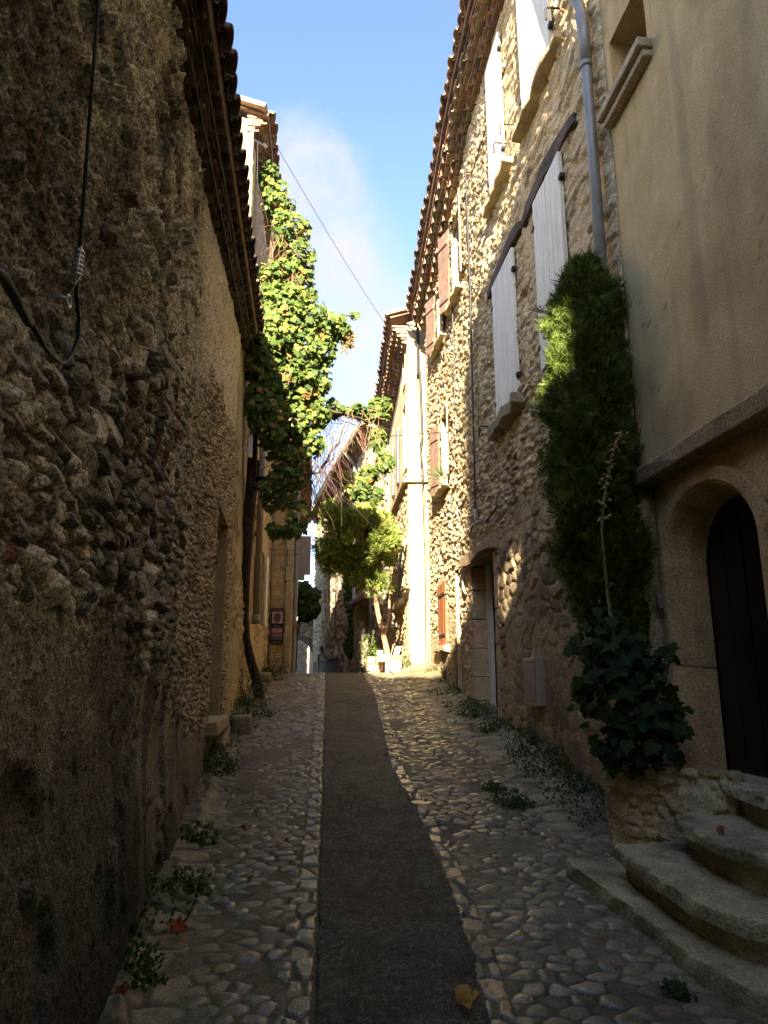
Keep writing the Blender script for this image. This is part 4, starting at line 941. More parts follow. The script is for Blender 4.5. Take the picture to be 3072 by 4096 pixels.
# ================================================================== steps and planter at the arched door
def stone_slab(outline, zt, th, c, over=.03, amp=.016, k=0., step=.03, open_bottom=None):
    """worn slab: plan outline, top height as plane (z0, slope along y) and thickness"""
    P = []; n = len(outline)
    for i in range(n):
        a = Vector((*outline[i], 0)); b = Vector((*outline[(i+1) % n], 0)); q = max(1, int((b-a).length/step))
        for w in range(q): P.append(a.lerp(b, w/q))
    P = np.array([(p.x, p.y) for p in P]); P = .5*P+.25*np.roll(P, 1, 0)+.25*np.roll(P, -1, 0); m_ = len(P)
    cen = P.mean(0); tg = np.roll(P, -1, 0)-np.roll(P, 1, 0); nr = np.stack([tg[:, 1], -tg[:, 0]], 1); nr /= np.linalg.norm(nr, axis=1, keepdims=True)
    if ((P+nr*.01-cen)**2).sum() < ((P-cen)**2).sum(): nr = -nr
    rows = [(-th*4 if open_bottom is None else -open_bottom, -over-.015, 0), (-th-.02, -over, 0), (-th, -over*.4, 0), (-th*.9, over*.45, 0), (-th*.5, over*.55, 0), (-.012, over*.5, 0), (-.003, over*.28, 0), (0, -.012, 0)]+[(0.0, None, t) for t in (.06, .13, .22, .34, .5, .7, .9)]
    V = []
    for (dz, g, t) in rows:
        Q = P+nr*g if g is not None else (P-nr*.02)*(1-t)+cen*t
        nn = fbm(Q[:, 0]*9+k, Q[:, 1]*9+dz*14, 4, 120+k)-.5; n2 = fbm(Q[:, 0]*30+k, Q[:, 1]*30+dz*40, 3, 130+k)-.5; ch = sst(.60, .72, fbm(Q[:, 0]*7+k, Q[:, 1]*7, 3, 140+k))
        if g is not None: Q = Q+nr*(nn*amp*1.6+n2*amp*1.3-ch*.028*(dz > -th*.6))[:, None]
        z = zt[0]+zt[1]*Q[:, 1]+dz+(nn*amp*1.0+n2*amp*.5)*(1 if dz > -th*.5 else .6)-ch*.008*(dz > -.01)
        V.append(np.concatenate([Q, z[:, None]], 1))
    V = np.array(V); nrw = len(rows); idx = np.arange(nrw*m_).reshape(nrw, m_); nx = np.roll(idx, -1, 1)
    F = np.stack([idx[:-1], nx[:-1], nx[1:], idx[1:]], -1).reshape(-1, 4)
    VV = V.reshape(-1, 3); C = mix(np.array(c)*.62, np.array(c)*1.2, fbm(VV[:, 0]*6+k, VV[:, 1]*6+VV[:, 2]*6, 5, 150+k)); C = mix(C, np.array(c)*.35, sst(.55, .7, fbm(VV[:, 0]*4, VV[:, 1]*4+VV[:, 2]*8, 4, 160+k))*.7)
    class B:
        def build(self, name, material, parent, smooth=True): o_ = np_mesh(name, VV, F, C, material, parent, True); o_.data.set_sharp_from_angle(angle=R(38)); return o_
    return B()
st = empty('stone_steps', (1.6, 3.4, -1.1), 'worn grey stone steps curving up to the arched doorway on the right', 'steps')
stone_slab([(1.01, 4.27), (1.12, 3.86), (1.205, 3.55), (1.255, 3.22), (1.37, 2.97), (1.6, 2.84), (1.95, 2.78), (2.4, 2.75), (2.4, 4.2), (1.5, 4.4)], (-1.46, .11), .12, (.42, .375, .255), .02, .02, 1., open_bottom=.4).build('step', M_CUT, st)
stone_slab([(1.21, 4.03), (1.267, 3.68), (1.325, 3.33), (1.43, 3.13), (1.6, 3.02), (2.0, 2.95), (2.4, 2.92), (2.4, 4.1), (1.55, 4.05)], (-1.22, .09), .08, (.44, .39, .265), .035, .02, 4., open_bottom=.25).build('step', M_CUT, st)
stone_slab([(1.50, 3.90), (1.485, 3.62), (1.525, 3.42), (1.64, 3.27), (1.9, 3.17), (2.4, 3.12), (2.4, 4.15), (1.68, 4.05)], (-.93, .06), .065, (.46, .405, .275), .045, .022, 8., open_bottom=.2).build('step', M_CUT, st)
stone_slab([(1.80, 4.02), (1.785, 3.8), (1.80, 3.55), (1.88, 3.42), (2.1, 3.34), (2.4, 3.32), (2.4, 4.3), (1.86, 4.3)], (-.66, .03), .06, (.48, .42, .285), .04, .022, 12., open_bottom=.2).build('step', M_CUT, st)
pl = empty('stone_planter', (1.5, 4.5, -1.), 'low rough stone planter beside the steps holding the tall cypress and hollyhock', 'planter')
mb = MB()
def rubble_block_wall(mb, a, b, z0, z1, th, nx_, cs):
    a = Vector((*a, 0)); b = Vector((*b, 0)); d = (b-a); ln = d.length; d.normalize(); nrm = Vector((d.y, -d.x, 0)); z = z0
    while z < z1-.03:
        hh = min(random.uniform(.09, .17), z1-z)
        if z1-z-hh < .06: hh = z1-z
        x = random.uniform(-.06, 0)
        while x < ln:
            w_ = random.uniform(.10, .24); x2 = min(x+w_, ln); x1 = max(x, 0)
            c = tuple(q*random.uniform(.85, 1.15) for q in random.choice(cs))
            if x2-x1 > .02: mb.box(a+d*x1+nrm*random.uniform(-.012, .012)+Vector((0, 0, z+.004)), d*(x2-x1-.008), -nrm*th, Vector((0, 0, hh-.008)), c, .011)
            x += w_
        z += hh
PC = [(.33, .26, .175), (.38, .31, .21), (.28, .22, .15)]
mb = MB()
def planter_face(k):
    def f(S, Z):
        h, m, a, b, c = rubble(S, Z, k, .30, .24, .05, warp=.35, mort=.3, tilt=.7); g, gm, ga, gb, gc = rubble(S, Z, k+5, .11, .06, .03, warp=.5, mort=.3)
        w = sst(.5, .56, fbm(S*4, Z*4, 3, k+2)); m = m*(1-w)+gm*w
        return h*(1-w)+g*w+.012*(fbm(S*25, Z*25, 3, k+1)-.5), mix((.54, .44, .28), mix((.44, .37, .25), (.62, .53, .37), b*(1-w)+gb*w), m)
    return f
WPa = Wall((1.80, 3.88), (1.33, 4.46), 1); WPb = Wall((1.33, 4.46), (1.70, 5.02), 1)
top_ = lambda S: -.50+.05*(fbm(np.asarray(S)*5, np.asarray(S)*0, 3, 171.)-.5)
wall_sheet('planter_wall', WPa, lambda S: 0*S-1.15, lambda S: top_(S), .01, planter_face(172.), pl, M_CUT, wrap=.12)
wall_sheet('planter_wall', WPb, lambda S: 0*S-1.15, lambda S: top_(S+.6)+.02, .01, planter_face(182.), pl, M_CUT, wrap=.12)
V = []; rimP = [(1.80, 3.88), (1.64, 4.07), (1.485, 4.27), (1.33, 4.46), (1.42, 4.60), (1.56, 4.81), (1.70, 5.02)]; rimI = [(1.92, 3.98), (1.75, 4.16), (1.60, 4.33), (1.50, 4.46), (1.56, 4.55), (1.68, 4.72), (1.8, 4.92)]
mb.add([(x, y, -.515+random.uniform(-.015, .015)) for x, y in rimP]+[(x, y, -.50+random.uniform(-.02, .02)) for x, y in rimI], [(i, i+1, i+8, i+7) for i in range(6)], (.36, .29, .19)); mb.build('coping', M_CUT, pl, bevel=.01)
mb = MB(); mb.add([(1.40, 4.46, -.57), (1.72, 4.06, -.57), (1.95, 4.1, -.56), (1.95, 4.9, -.56), (1.68, 4.88, -.57)], [(0, 1, 2, 3, 4)], (.06, .045, .03)); mb.build('soil', M_CUT, pl)
mb = MB(); mb.add([(1.40, 4.46, -1.0), (1.72, 4.08, -1.0), (1.90, 4.3, -1.0), (1.72, 4.85, -1.0), (1.40, 4.46, -.6), (1.72, 4.08, -.6), (1.90, 4.3, -.6), (1.72, 4.85, -.6)], [(0, 1, 5, 4), (1, 2, 6, 5), (2, 3, 7, 6), (3, 0, 4, 7), (4, 5, 6, 7)], (.27, .2, .13)); mb.build('mortar_core', M_CUT, pl)

# ================================================================== foliage builders
LOBED = np.array([(0, 0), (.30, -.12), (.52, .10), (.40, .30), (.62, .52), (.34, .58), (.22, .78), (0, 1.05), (-.22, .78), (-.34, .58), (-.62, .52), (-.40, .30), (-.52, .10), (-.30, -.12)])
def leaf_cloud(name, pos, nrm, size, colr, parent, material, outline=LOBED, droop=.25):
    """many separate leaves: pos (n,3), nrm (n,3) facing, size (n,), colr (n,3)"""
    n = len(pos); k = len(outline)
    nrm = nrm/np.linalg.norm(nrm, axis=1, keepdims=True)
    dn = np.tile(np.array([0, 0, -1.]), (n, 1))+rng.normal(0, .45, (n, 3))
    tip = dn-nrm*np.sum(dn*nrm, 1, keepdims=True); tip /= np.linalg.norm(tip, axis=1, keepdims=True)+1e-6
    sd = np.cross(tip, nrm)
    o = outline-np.array([0, .4]); bend = -droop*(o[:, 0]**2*.9+np.maximum(o[:, 1], 0)**2*.7)
    V = pos[:, None]+size[:, None, None]*(sd[:, None]*o[None, :, :1]+tip[:, None]*o[None, :, 1:]+nrm[:, None]*bend[None, :, None])
    cen = pos[:, None]+0*V[:, :1]
    V = np.concatenate([V, cen], 1).reshape(-1, 3)
    i = np.arange(k); tri = np.stack([np.full(k, k), i, (i+1) % k], 1)
    F = (np.arange(n)[:, None, None]*(k+1)+tri[None]).reshape(-1, 3)
    C = np.repeat(colr, k+1, 0)
    return np_mesh(name, V, F, C, material, parent, smooth=False)
def blob_points(blobs, n):
    """blobs: (x,y,z,rx,ry,rz,weight) -> points spread through, denser near the surface"""
    w = np.array([b[6] if len(b) > 6 else b[3]*b[5] for b in blobs]); w = w/w.sum()
    idx = rng.choice(len(blobs), n, p=w); B = np.array([b[:6] for b in blobs])[idx]
    d = rng.normal(size=(n, 3)); d /= np.linalg.norm(d, axis=1, keepdims=True)
    r = rng.uniform(.25, 1, n)**.5*rng.uniform(.85, 1.1, n)
    return B[:, :3]+d*r[:, None]*B[:, 3:], d
def greens(n, a, b, c=None, f=.1):
    t = rng.uniform(0, 1, (n, 1)); C = np.array(a)*(1-t)+np.array(b)*t
    if c is not None:
        m = rng.uniform(0, 1, n) < f; C[m] = np.array(c)*rng.uniform(.8, 1.1, (m.sum(), 1))
    return C
def wander(a, b, n, amp, sag=0.):
    a = Vector(a); b = Vector(b); off = Vector((0, 0, 0)); out = []
    for i in range(n+1):
        t = i/n; off += Vector([random.uniform(-1, 1) for _ in range(3)])*amp
        out.append(a.lerp(b, t)+off*math.sin(math.pi*min(1, t*1.1+.05))+Vector((0, 0, -sag*math.sin(math.pi*t))))
    return out
# ------------------------------------------------------------------ grapevine
gv = empty('grapevine', (-1.8, 10.2, -.5), 'huge grapevine with a twisted dark trunk climbing the left houses and arching over the lane', 'vine')
mb = MB()
mb.tube([(-1.80, 10.25, -.55), (-1.74, 10.25, -.30), (-1.76, 10.2, -.13), (-1.84, 10.05, .2), (-1.91, 9.95, .5), (-1.91, 9.8, .8), (-1.88, 9.6, 1.3), (-1.86, 9.5, 1.9), (-1.80, 9.3, 2.7), (-1.76, 9.1, 3.4), (-1.66, 9., 4.2), (-1.62, 9., 5.1), (-1.58, 9., 6.5)], [.10, .085, .07, .062, .06, .058, .062, .075, .07, .06, .05, .04, .03], 9, (.06, .04, .028))
mb.build('trunk', M_BARK, gv, smooth=True)
mb = MB(); mb.tube(wander((-1.86, 9.6, 1.3), (-1.75, 9.4, 2.9), 8, .02), [.04]*9, 7, (.055, .038, .027)); mb.build('branch', M_BARK, gv, smooth=True)
for a, b, r in [((-1.8, 9.3, 2.6), (-.9, 9.5, 2.75), .035), ((-.9, 9.5, 2.75), (-.55, 9.6, 3.5), .026), ((-1.7, 9.1, 3.4), (-.75, 9.4, 4.6), .03), ((-1.66, 9, 4.2), (-1.2, 9, 6.0), .025), ((-.8, 9.4, 3.65), (.1, 10, 3.55), .02), ((-1.8, 9.3, 2.5), (-.85, 9.6, 2.1), .022), ((-1.6, 9, 4.8), (-.5, 9.5, 5.15), .02)]:
    mb = MB(); mb.tube(wander(a, b, 8, .03), [r*(1-.08*i) for i in range(9)], 6, (.07, .048, .033)); mb.build('branch', M_BARK, gv, smooth=True)
vb = [(-1.66, 8.95, 7.05, .16, .25, .26), (-1.52, 8.95, 6.62, .24, .3, .3), (-1.33, 9, 6.2, .26, .35, .3), (-1.20, 9.05, 5.78, .24, .35, .3), (-1.35, 9, 5.5, .22, .3, .3), (-1.15, 9.1, 5.42, .2, .3, .2),
      (-1.40, 8.9, 4.80, .40, .4, .32), (-1.05, 9.1, 4.82, .38, .4, .30), (-.72, 9.3, 4.86, .26, .3, .22), (-1.50, 8.75, 4.40, .34, .4, .34), (-1.15, 9, 4.35, .36, .4, .34), (-.86, 9.2, 4.45, .22, .3, .24),
      (-1.55, 8.8, 3.92, .28, .35, .34), (-1.25, 9, 3.90, .34, .4, .36), (-.98, 9.2, 4.00, .26, .35, .3), (-1.50, 8.9, 3.45, .24, .35, .3), (-1.20, 9.1, 3.35, .30, .35, .34), (-.95, 9.3, 3.55, .22, .3, .25),
      (-1.45, 9.1, 3.0, .18, .25, .22, .03), (-1.2, 9.2, 2.9, .2, .25, .22, .03), (-.95, 9.2, 3.1, .15, .25, .2, .03), (-1.35, 9.3, 2.35, .2, .2, .25, .018), (-1.15, 9.3, 2.1, .2, .2, .25, .016), (-1.45, 9.3, 1.9, .15, .2, .12, .012), (-1.2, 9.3, 1.85, .2, .15, .08, .014),
      (-1.62, 8.7, 4.15, .22, .3, .5, .16), (-1.66, 8.8, 3.5, .16, .3, .4, .09), (-1.48, 8.9, 3.15, .22, .3, .25, .07), (-1.30, 9.2, 2.62, .26, .25, .22, .05), (-1.48, 9.2, 2.4, .18, .2, .3, .04), (-1.25, 9.0, 5.1, .34, .35, .2, .10), (-1.55, 8.9, 5.3, .2, .3, .35, .07),
      (-.72, 9.6, 3.72, .22, .25, .12, .022), (-.42, 9.8, 3.78, .22, .25, .10, .022), (-.15, 10, 3.80, .22, .25, .13, .05), (-.05, 10, 3.95, .2, .2, .10, .03), (-.08, 10, 3.40, .14, .2, .18, .03), (.02, 10, 3.05, .16, .2, .17, .04), (-.22, 10, 2.85, .16, .2, .16, .025), (-.33, 10, 2.62, .2, .2, .16, .03), (-.10, 10, 2.55, .12, .15, .12, .012),
      (-.42, 9.45, 5.12, .07, .1, .06, .006), (-.52, 9.4, 4.72, .1, .12, .16, .012)]
nl = 9600; p, d = blob_points(vb, nl)
nr = d*.55+np.array([.1, -.75, .45])+rng.normal(0, .42, (nl, 3))
C = greens(nl, (.050, .100, .022), (.155, .205, .045), (.42, .32, .07), .08)*rng.uniform(.65, 1.25, (nl, 1)); C[rng.uniform(0, 1, nl) < .012] = (.30, .15, .05)
leaf_cloud('leaves', p, nr, rng.uniform(.04, .105, nl)**1.0, C, gv, M_LEAF)
mb = MB()
def twigs(mb, n, lo, hi, c, ln=(.3, .9), r=.0045):
    for _ in range(n):
        a = Vector([random.uniform(lo[i], hi[i]) for i in range(3)]); L_ = random.uniform(*ln)
        b = a+Vector((random.uniform(-.5, .6), random.uniform(-.3, .3), -random.uniform(.3, 1))).normalized()*L_
        q = wander(a, b, 6, .03); mb.tube(q, [r, r*.9, r*.8, r*.7, r*.6, r*.5, r*.4], 4, tuple(x*random.uniform(.7, 1.2) for x in c))
twigs(mb, 55, (-.95, 9.3, 3.35), (-.05, 10., 3.75), (.24, .15, .085), (.3, .95)); mb.build('twigs', M_BARK, gv); mb = MB(); twigs(mb, 60, (-1.5, 9, 2.5), (-.8, 9.5, 3.1), (.06, .042, .032), (.4, 1.0), .005); mb.build('twigs', M_BARK, gv); mb = MB()
twigs(mb, 70, (-1.6, 8.75, 5.2), (-1.15, 9.0, 6.6), (.26, .17, .1), (.2, .5)); mb.build('twigs', M_BARK, gv); mb = MB(); twigs(mb, 20, (-1., 9.2, 2.6), (-.6, 9.6, 3.3), (.05, .035, .027), (.4, 1.1), .007); mb.build('twigs', M_BARK, gv); mb = MB()
for _ in range(26):
    a = Vector((random.uniform(-.95, -.2), random.uniform(9.5, 9.9), random.uniform(3.6, 3.8))); b = a+Vector((random.uniform(-.5, .5), random.uniform(-.1, .1), random.uniform(-.12, .15)))
    mb.tube(wander(a, b, 5, .02), [.006, .005, .005, .004, .004, .003], 4, (.30, .20, .12))
mb.build('twigs', M_BARK, gv)
for x, y, z in [(-.50, 9.3, 4.6), (-.58, 9.3, 4.5), (-1.25, 8.6, 3.75), (-1.0, 8.7, 3.55), (-.82, 9.1, 4.75), (-.45, 9.3, 4.7)]:
    mb = MB()
    for _ in range(26):
        q = Vector((x+random.gauss(0, .035), y+random.gauss(0, .035), z+random.gauss(0, .06))); mb.lathe(q, [(.001, -.012), (.011, -.006), (.011, .006), (.001, .012)], 5, (.34, .20, .06))
    mb.build('grape_cluster', M_LEAF, gv)
mb = MB(); mb.tube([(-1.70, 8.9, 3.72), (-.8, 9.6, 3.62), (.1, 10.4, 3.60), (1.10, 10.6, 3.75)], .006, 5); tag(mb.build('support_wire', M_CABLE), 'thin wire across the lane carrying the grapevine to the shuttered house', 'wire')
# ------------------------------------------------------------------ sprays for conifers
def spray_mesh(name, pos, axis, length, width, colr, parent, nb=5, spread=.75):
    """feathery sprays: each a few narrow blades fanning out along axis"""
    n = len(pos); axis = axis/np.linalg.norm(axis, axis=1, keepdims=True)
    r = rng.normal(size=(n, 3)); s1 = np.cross(axis, r); s1 /= np.linalg.norm(s1, axis=1, keepdims=True); Vs = []
    for b in range(nb):
        a = (b/(nb-1)-.5)*2*spread if nb > 1 else 0
        d = axis*math.cos(a)+s1*math.sin(a)+rng.normal(0, .12, (n, 3)); L_ = length*(1-.35*abs(a)/spread)*rng.uniform(.7, 1.15, n)
        w = np.cross(d, r+axis*.3); w /= np.linalg.norm(w, axis=1, keepdims=True)
        base = pos+axis*(length*.25*abs(math.sin(b*2.1)))[:, None]
        mid = base+d*(L_*.55)[:, None]; tipp = base+d*L_[:, None]
        Vs.append(np.stack([base, mid+w*(width*.5)[:, None], tipp, mid-w*(width*.5)[:, None]], 1))
    V = np.stack(Vs, 1).reshape(-1, 3); F = np.arange(n*nb*4).reshape(-1, 4)
    return np_mesh(name, V, F, np.repeat(colr, nb*4, 0), M_CONIF, parent, smooth=False)
cy = empty('cypress', (1.55, 4.72, -.57), 'tall dense dark green columnar cypress growing against the shuttered house', 'cypress')
n = 30000; zc = rng.uniform(-.15, 2.98, n); th = rng.uniform(0, 2*math.pi, n)
cxx = np.interp(zc, [-.3, .2, .8, 1.45, 2.1, 2.7, 3.1], [1.50, 1.52, 1.47, 1.44, 1.46, 1.475, 1.49])
rad = np.interp(zc, [-.2, .2, .6, 1.1, 1.9, 2.45, 2.75, 2.92, 3.0], [.10, .20, .26, .295, .29, .265, .21, .12, .04])
cl_ = .97+.14*np.sin(th*5+zc*7)+.12*np.sin(th*3-zc*11+1.3)+.16*np.sin(zc*23+th*9)*np.sin(th*7+zc*13)
rr_ = rad*cl_*rng.uniform(.55, 1.03, n)
pos = np.stack([cxx+np.cos(th)*rr_, 4.72+np.sin(th)*rr_*.85, zc], 1)
ax = np.stack([np.cos(th)*.5, np.sin(th)*.5, rng.uniform(.7, 1.3, n)], 1)+rng.normal(0, .22, (n, 3))
ax = ax+rng.normal(0, .35, (n, 3))
spray_mesh('foliage', pos, ax, rng.uniform(.035, .075, n)+.05*(rng.uniform(0, 1, n) > .95), np.full(n, .0068), greens(n, (.035, .07, .010), (.15, .21, .028), (.2, .15, .06), .02), cy, 7, 1.0)
mb = MB(); mb.tube([(1.56, 4.72, -.6), (1.53, 4.72, .2), (1.46, 4.72, 1.4), (1.48, 4.72, 2.8)], [.06, .05, .035, .01], 8, (.10, .07, .05)); mb.build('trunk', M_BARK, cy, smooth=True)
ct = empty('conifer_tree', (.17, 14.1, .1), 'rounded light green conifer on a slim leaning trunk in front of the sunlit house', 'tree')
mb = MB(); mb.tube([(.14, 14.1, .05), (.06, 14.1, .45), (.0, 14.1, .75), (-.12, 14.1, 1.2), (-.20, 14.1, 1.7), (-.28, 14.1, 2.1), (-.40, 14.1, 2.9), (-.45, 14.1, 3.4)], [.075, .06, .055, .05, .05, .045, .03, .012], 9, (.30, .19, .11)); mb.tube([(.02, 14.1, .8), (.10, 14.1, 1.2), (.12, 14.15, 1.75)], [.035, .03, .02], 7, (.30, .19, .11)); mb.build('trunk', M_BARK, ct, smooth=True)
ball = []
for _ in range(120):
    d = rng.normal(size=3); d /= np.linalg.norm(d); d *= rng.uniform(.5, 1.)
    zq = d[2]; wx = .82*(1-.34*max(0, zq)) ; ball.append((-.56+d[0]*wx+.10*max(0, -zq), 14.1+d[1]*.62, 2.74+zq*.98))
for q in [(-.72, 14., 3.85), (-.60, 14, 3.7), (-.18, 13.9, 1.75), (.0, 13.8, 1.8), (-.45, 13.7, 1.78), (-1.22, 14, 2.5), (-1.2, 14, 2.3), (.02, 13.9, 2.3), (.05, 13.9, 2.6)]: ball.append(q)
B = np.array(ball); per = 150; n = len(B)*per; idx = np.repeat(np.arange(len(B)), per)
d = rng.normal(size=(n, 3)); d /= np.linalg.norm(d, axis=1, keepdims=True); cr = rng.uniform(.12, .25, len(B))[idx]
pos = B[idx]+d*(cr*rng.uniform(.3, 1, n))[:, None]; out = (B[idx]-np.array([-.5, 14.1, 2.5])); out /= np.linalg.norm(out, axis=1, keepdims=True)+1e-6
C = greens(n, (.14, .21, .035), (.33, .40, .085), (.40, .20, .07), .05)*rng.uniform(.6, 1.2, len(B))[idx][:, None]
spray_mesh('foliage', pos, d*.5+out*.7+np.array([0, 0, .35]), rng.uniform(.05, .11, n), np.full(n, .022), C, ct, 4)
# dark leafy climber far left, and ivy on the far house
dt = empty('dark_tree', (-2.75, 24, -.1), 'dark green leafy tree overhanging the lane on the far left near the archway', 'tree')
db = [(-2.75, 24, 2.85, .35, .5, .3), (-2.5, 24, 2.6, .38, .5, .4), (-2.75, 24, 2.3, .3, .5, .45), (-2.45, 24, 2.2, .33, .5, .35), (-2.6, 24, 1.95, .3, .4, .2), (-2.95, 24, 2.6, .25, .4, .5)]
nl = 900; p, d = blob_points(db, nl); leaf_cloud('crown', p, d+np.array([0, -.7, .3])+rng.normal(0, .3, (nl, 3)), rng.uniform(.12, .2, nl), greens(nl, (.02, .045, .01), (.05, .09, .018), (.16, .04, .02), .02), dt, M_LEAF)
mb = MB(); mb.tube([(-3.0, 24.2, -.5), (-2.95, 24.1, 1.2), (-2.75, 24, 2.6)], [.08, .07, .03], 7, (.08, .06, .045)); mb.build('trunk', M_BARK, dt, smooth=True)
iv = empty('ivy', (-.75, 22., 0.), 'dark ivy hanging in a column beside the drainpipe of the curving far house', 'ivy')
ib = [(W4.p(W4.sy(22.6), z, .12).x, 22.6, z, .16+.1*math.sin(z*3), .3, .4) for z in np.arange(.9, 4.6, .35)]
nl = 700; p, d = blob_points(ib, nl); leaf_cloud('leaves', p, d*.4+np.array([-.4, -1., .2])+rng.normal(0, .3, (nl, 3)), rng.uniform(.08, .14, nl), greens(nl, (.018, .04, .01), (.045, .085, .018)), iv, M_LEAF)
gt = empty('garden_tree', (-4.2, 47, -.5), 'bright green bush seen through the archway', 'bush')
nl = 350; p, d = blob_points([(-4.1, 47, .6, .5, .6, 1.0), (-3.9, 47, 0, .4, .5, .6)], nl); leaf_cloud('crown', p, d+np.array([0, -.6, .4]), rng.uniform(.16, .26, nl), greens(nl, (.05, .11, .02), (.10, .18, .03)), gt, M_LEAF)
# ------------------------------------------------------------------ hollyhock in the planter
hk = empty('hollyhock', (1.45, 4.35, -.57), 'hollyhock with big lobed leaves and one tall seed stalk in the stone planter', 'plant')
mb = MB(); stalk = [(1.40, 4.32, -.55), (1.40, 4.34, .1), (1.37, 4.36, .55), (1.37, 4.38, .9), (1.42, 4.39, 1.2), (1.50, 4.40, 1.45), (1.55, 4.40, 1.56)]
mb.tube(stalk, [.016, .013, .011, .009, .008, .006, .004], 7, (.16, .17, .06))
mb.tube([(1.38, 4.33, -.5), (1.25, 4.25, .05), (1.16, 4.2, .25)], [.012, .009, .005], 6, (.16, .16, .07)); mb.tube([(1.44, 4.3, -.5), (1.56, 4.15, -.1), (1.62, 4.1, .1)], [.012, .009, .006], 6, (.14, .16, .06)); mb.tube([(1.4, 4.3, -.3), (1.36, 4.25, .15), (1.33, 4.25, .5)], [.01, .008, .004], 6, (.16, .17, .07))
mb.build('stem', M_BARK, hk, smooth=True)
mb = MB()
for i in range(60):
    t = random.uniform(.52, 1); k = t*(len(stalk)-1); a = Vector(stalk[int(min(k, len(stalk)-2))]).lerp(Vector(stalk[int(min(k, len(stalk)-2))+1]), k-int(min(k, len(stalk)-2)))
    q = a+Vector((random.gauss(0, .018), random.gauss(0, .018), random.gauss(0, .01))); s_ = random.uniform(.007, .014)
    mb.lathe(q, [(.001, -s_), (s_, -s_*.3), (s_*.9, s_*.5), (.001, s_)], 6, (.34, .22, .11))
mb.build('seed_heads', M_BARK, hk)
hb_ = [(1.40, 4.28, -.40, .22, .22, .16, .12), (1.30, 4.28, -.12, .22, .2, .2, .16), (1.50, 4.2, -.18, .20, .15, .22, .16), (1.42, 4.25, .08, .22, .15, .16, .13), (1.18, 4.25, .10, .16, .12, .16, .07), (1.34, 4.3, .30, .16, .1, .14, .05), (1.58, 4.1, -.28, .12, .1, .18, .07), (1.62, 4.12, .10, .08, .06, .06, .02), (1.38, 4.36, .62, .08, .05, .2, .02)]
nl = 330; p, d = blob_points(hb_, nl); p[:, 1] = np.minimum(p[:, 1], 4.36); keepz = p[:, 2] > -.56; p = p[keepz]; d = d[keepz]; nl = len(p)
sz = rng.uniform(.05, .105, nl)*np.interp(p[:, 2], [-.5, .2, .5, 1.], [1.1, .95, .55, .4])
leaf_cloud('leaves', p, d*.35+np.array([-.35, -.7, .75])+rng.normal(0, .35, (nl, 3)), sz, greens(nl, (.016, .036, .008), (.045, .08, .016)), hk, M_LEAF, droop=.35)
# ------------------------------------------------------------------ weeds and shrubs along the walls
OVAL = np.array([(0, 0), (.25, .2), (.30, .5), (.18, .8), (0, 1.0), (-.18, .8), (-.30, .5), (-.25, .2)])
def weed(loc, r, hgt, n, label, lo=(.025, .055, .013), hi=(.065, .115, .024), size=(.014, .036), group=None):
    o = empty('weed', loc, label, 'weed', group)
    x, y, z = loc; z = float(zg(x, y))-.01; o.location = (x, y, z)
    n = int(n*4); r *= 1.25
    p, d = blob_points([(x, y, z+hgt*.4, r, r, hgt*.6), (x+.4*r, y-.3*r, z+hgt*.2, r*.8, r*.8, hgt*.35)], n); p[:, 2] = np.maximum(p[:, 2], z+.015)
    leaf_cloud('leaves', p, d*.4+np.array([.0, -.5, .8])+rng.normal(0, .4, (n, 3)), rng.uniform(*size, n), greens(n, lo, hi), o, M_LEAF, OVAL)
    mb = MB()
    for _ in range(7):
        a = random.uniform(0, 6.28); q = random.uniform(.3, .9)*r
        mb.tube([(x, y, z-.02), (x+math.cos(a)*q*.5, y+math.sin(a)*q*.5, z+hgt*.4), (x+math.cos(a)*q, y+math.sin(a)*q, z+hgt*.75)], [.004, .003, .002], 4, (.08, .11, .03))
    mb.build('stems', M_BARK, o); return o
G1 = 'weeds along the foot of the walls'
for a in [((-1.62, 9.0, 0), .24, .28, 150, 'spreading green weed around the grapevine trunk base'),
          ((-1.80, 9.75, 0), .20, .55, 170, 'bushy dark weed between the grapevine trunk and the low dark house'),
          ((-1.62, 8.15, 0), .18, .22, 110, 'green weed beside the stone blocks below the blocked doorway'),
          ((-1.45, 6.35, 0), .17, .24, 120, 'dark leafy weed on the near side of the blocked doorway'),
          ((-1.16, 4.75, 0), .10, .16, 50, 'upright weed growing from the cobbles by the left wall, above the fallen leaves'),
          ((-1.02, 4.05, 0), .10, .14, 55, 'low weed in the mortar at the foot of the left wall'),
          ((-1.05, 3.25, 0), .13, .14, 80, 'dark weed nearest the bottom left corner at the wall foot'),
          ((-2.05, 13.3, 0), .26, .42, 170, 'round shrubby weed below the poster board'),
          ((-1.95, 12.3, 0), .2, .25, 90, 'weed on the stone step below the vine house window'),
          ((1.10, 8.95, 0), .2, .24, 120, 'jagged green weed at the foot of the brown door jamb'),
          ((1.16, 8.0, 0), .10, .24, 70, 'small weed at the near corner of the brown doorway'),
          ((1.34, 7.0, 0), .18, .30, 130, 'weed below the beige meter box'),
          ((1.50, 6.3, 0), .20, .28, 140, 'dark weed between the meter box and the stone planter'),
          ((1.52, 5.8, 0), .17, .2, 100, 'low dark weed next to the stone planter'),
          ((.93, 5.5, 0), .12, .13, 70, 'weed tuft among the cobbles right of the asphalt strip'),
          ((.85, 5.9, 0), .08, .08, 35, 'smaller tuft of weed among the cobbles, above the larger tuft'),
          ((.98, 11.6, 0), .14, .14, 60, 'faint weed in the gutter below the orange shutter'),
          ((1.13, 3.12, 0), .05, .07, 22, 'tiny weed at the foot of the lowest stone step'),
          ((.43, 13.33, 0), .07, .34, 50, 'thin weed at the foot of the sunlit house corner')]:
    weed(*a, group=G1)
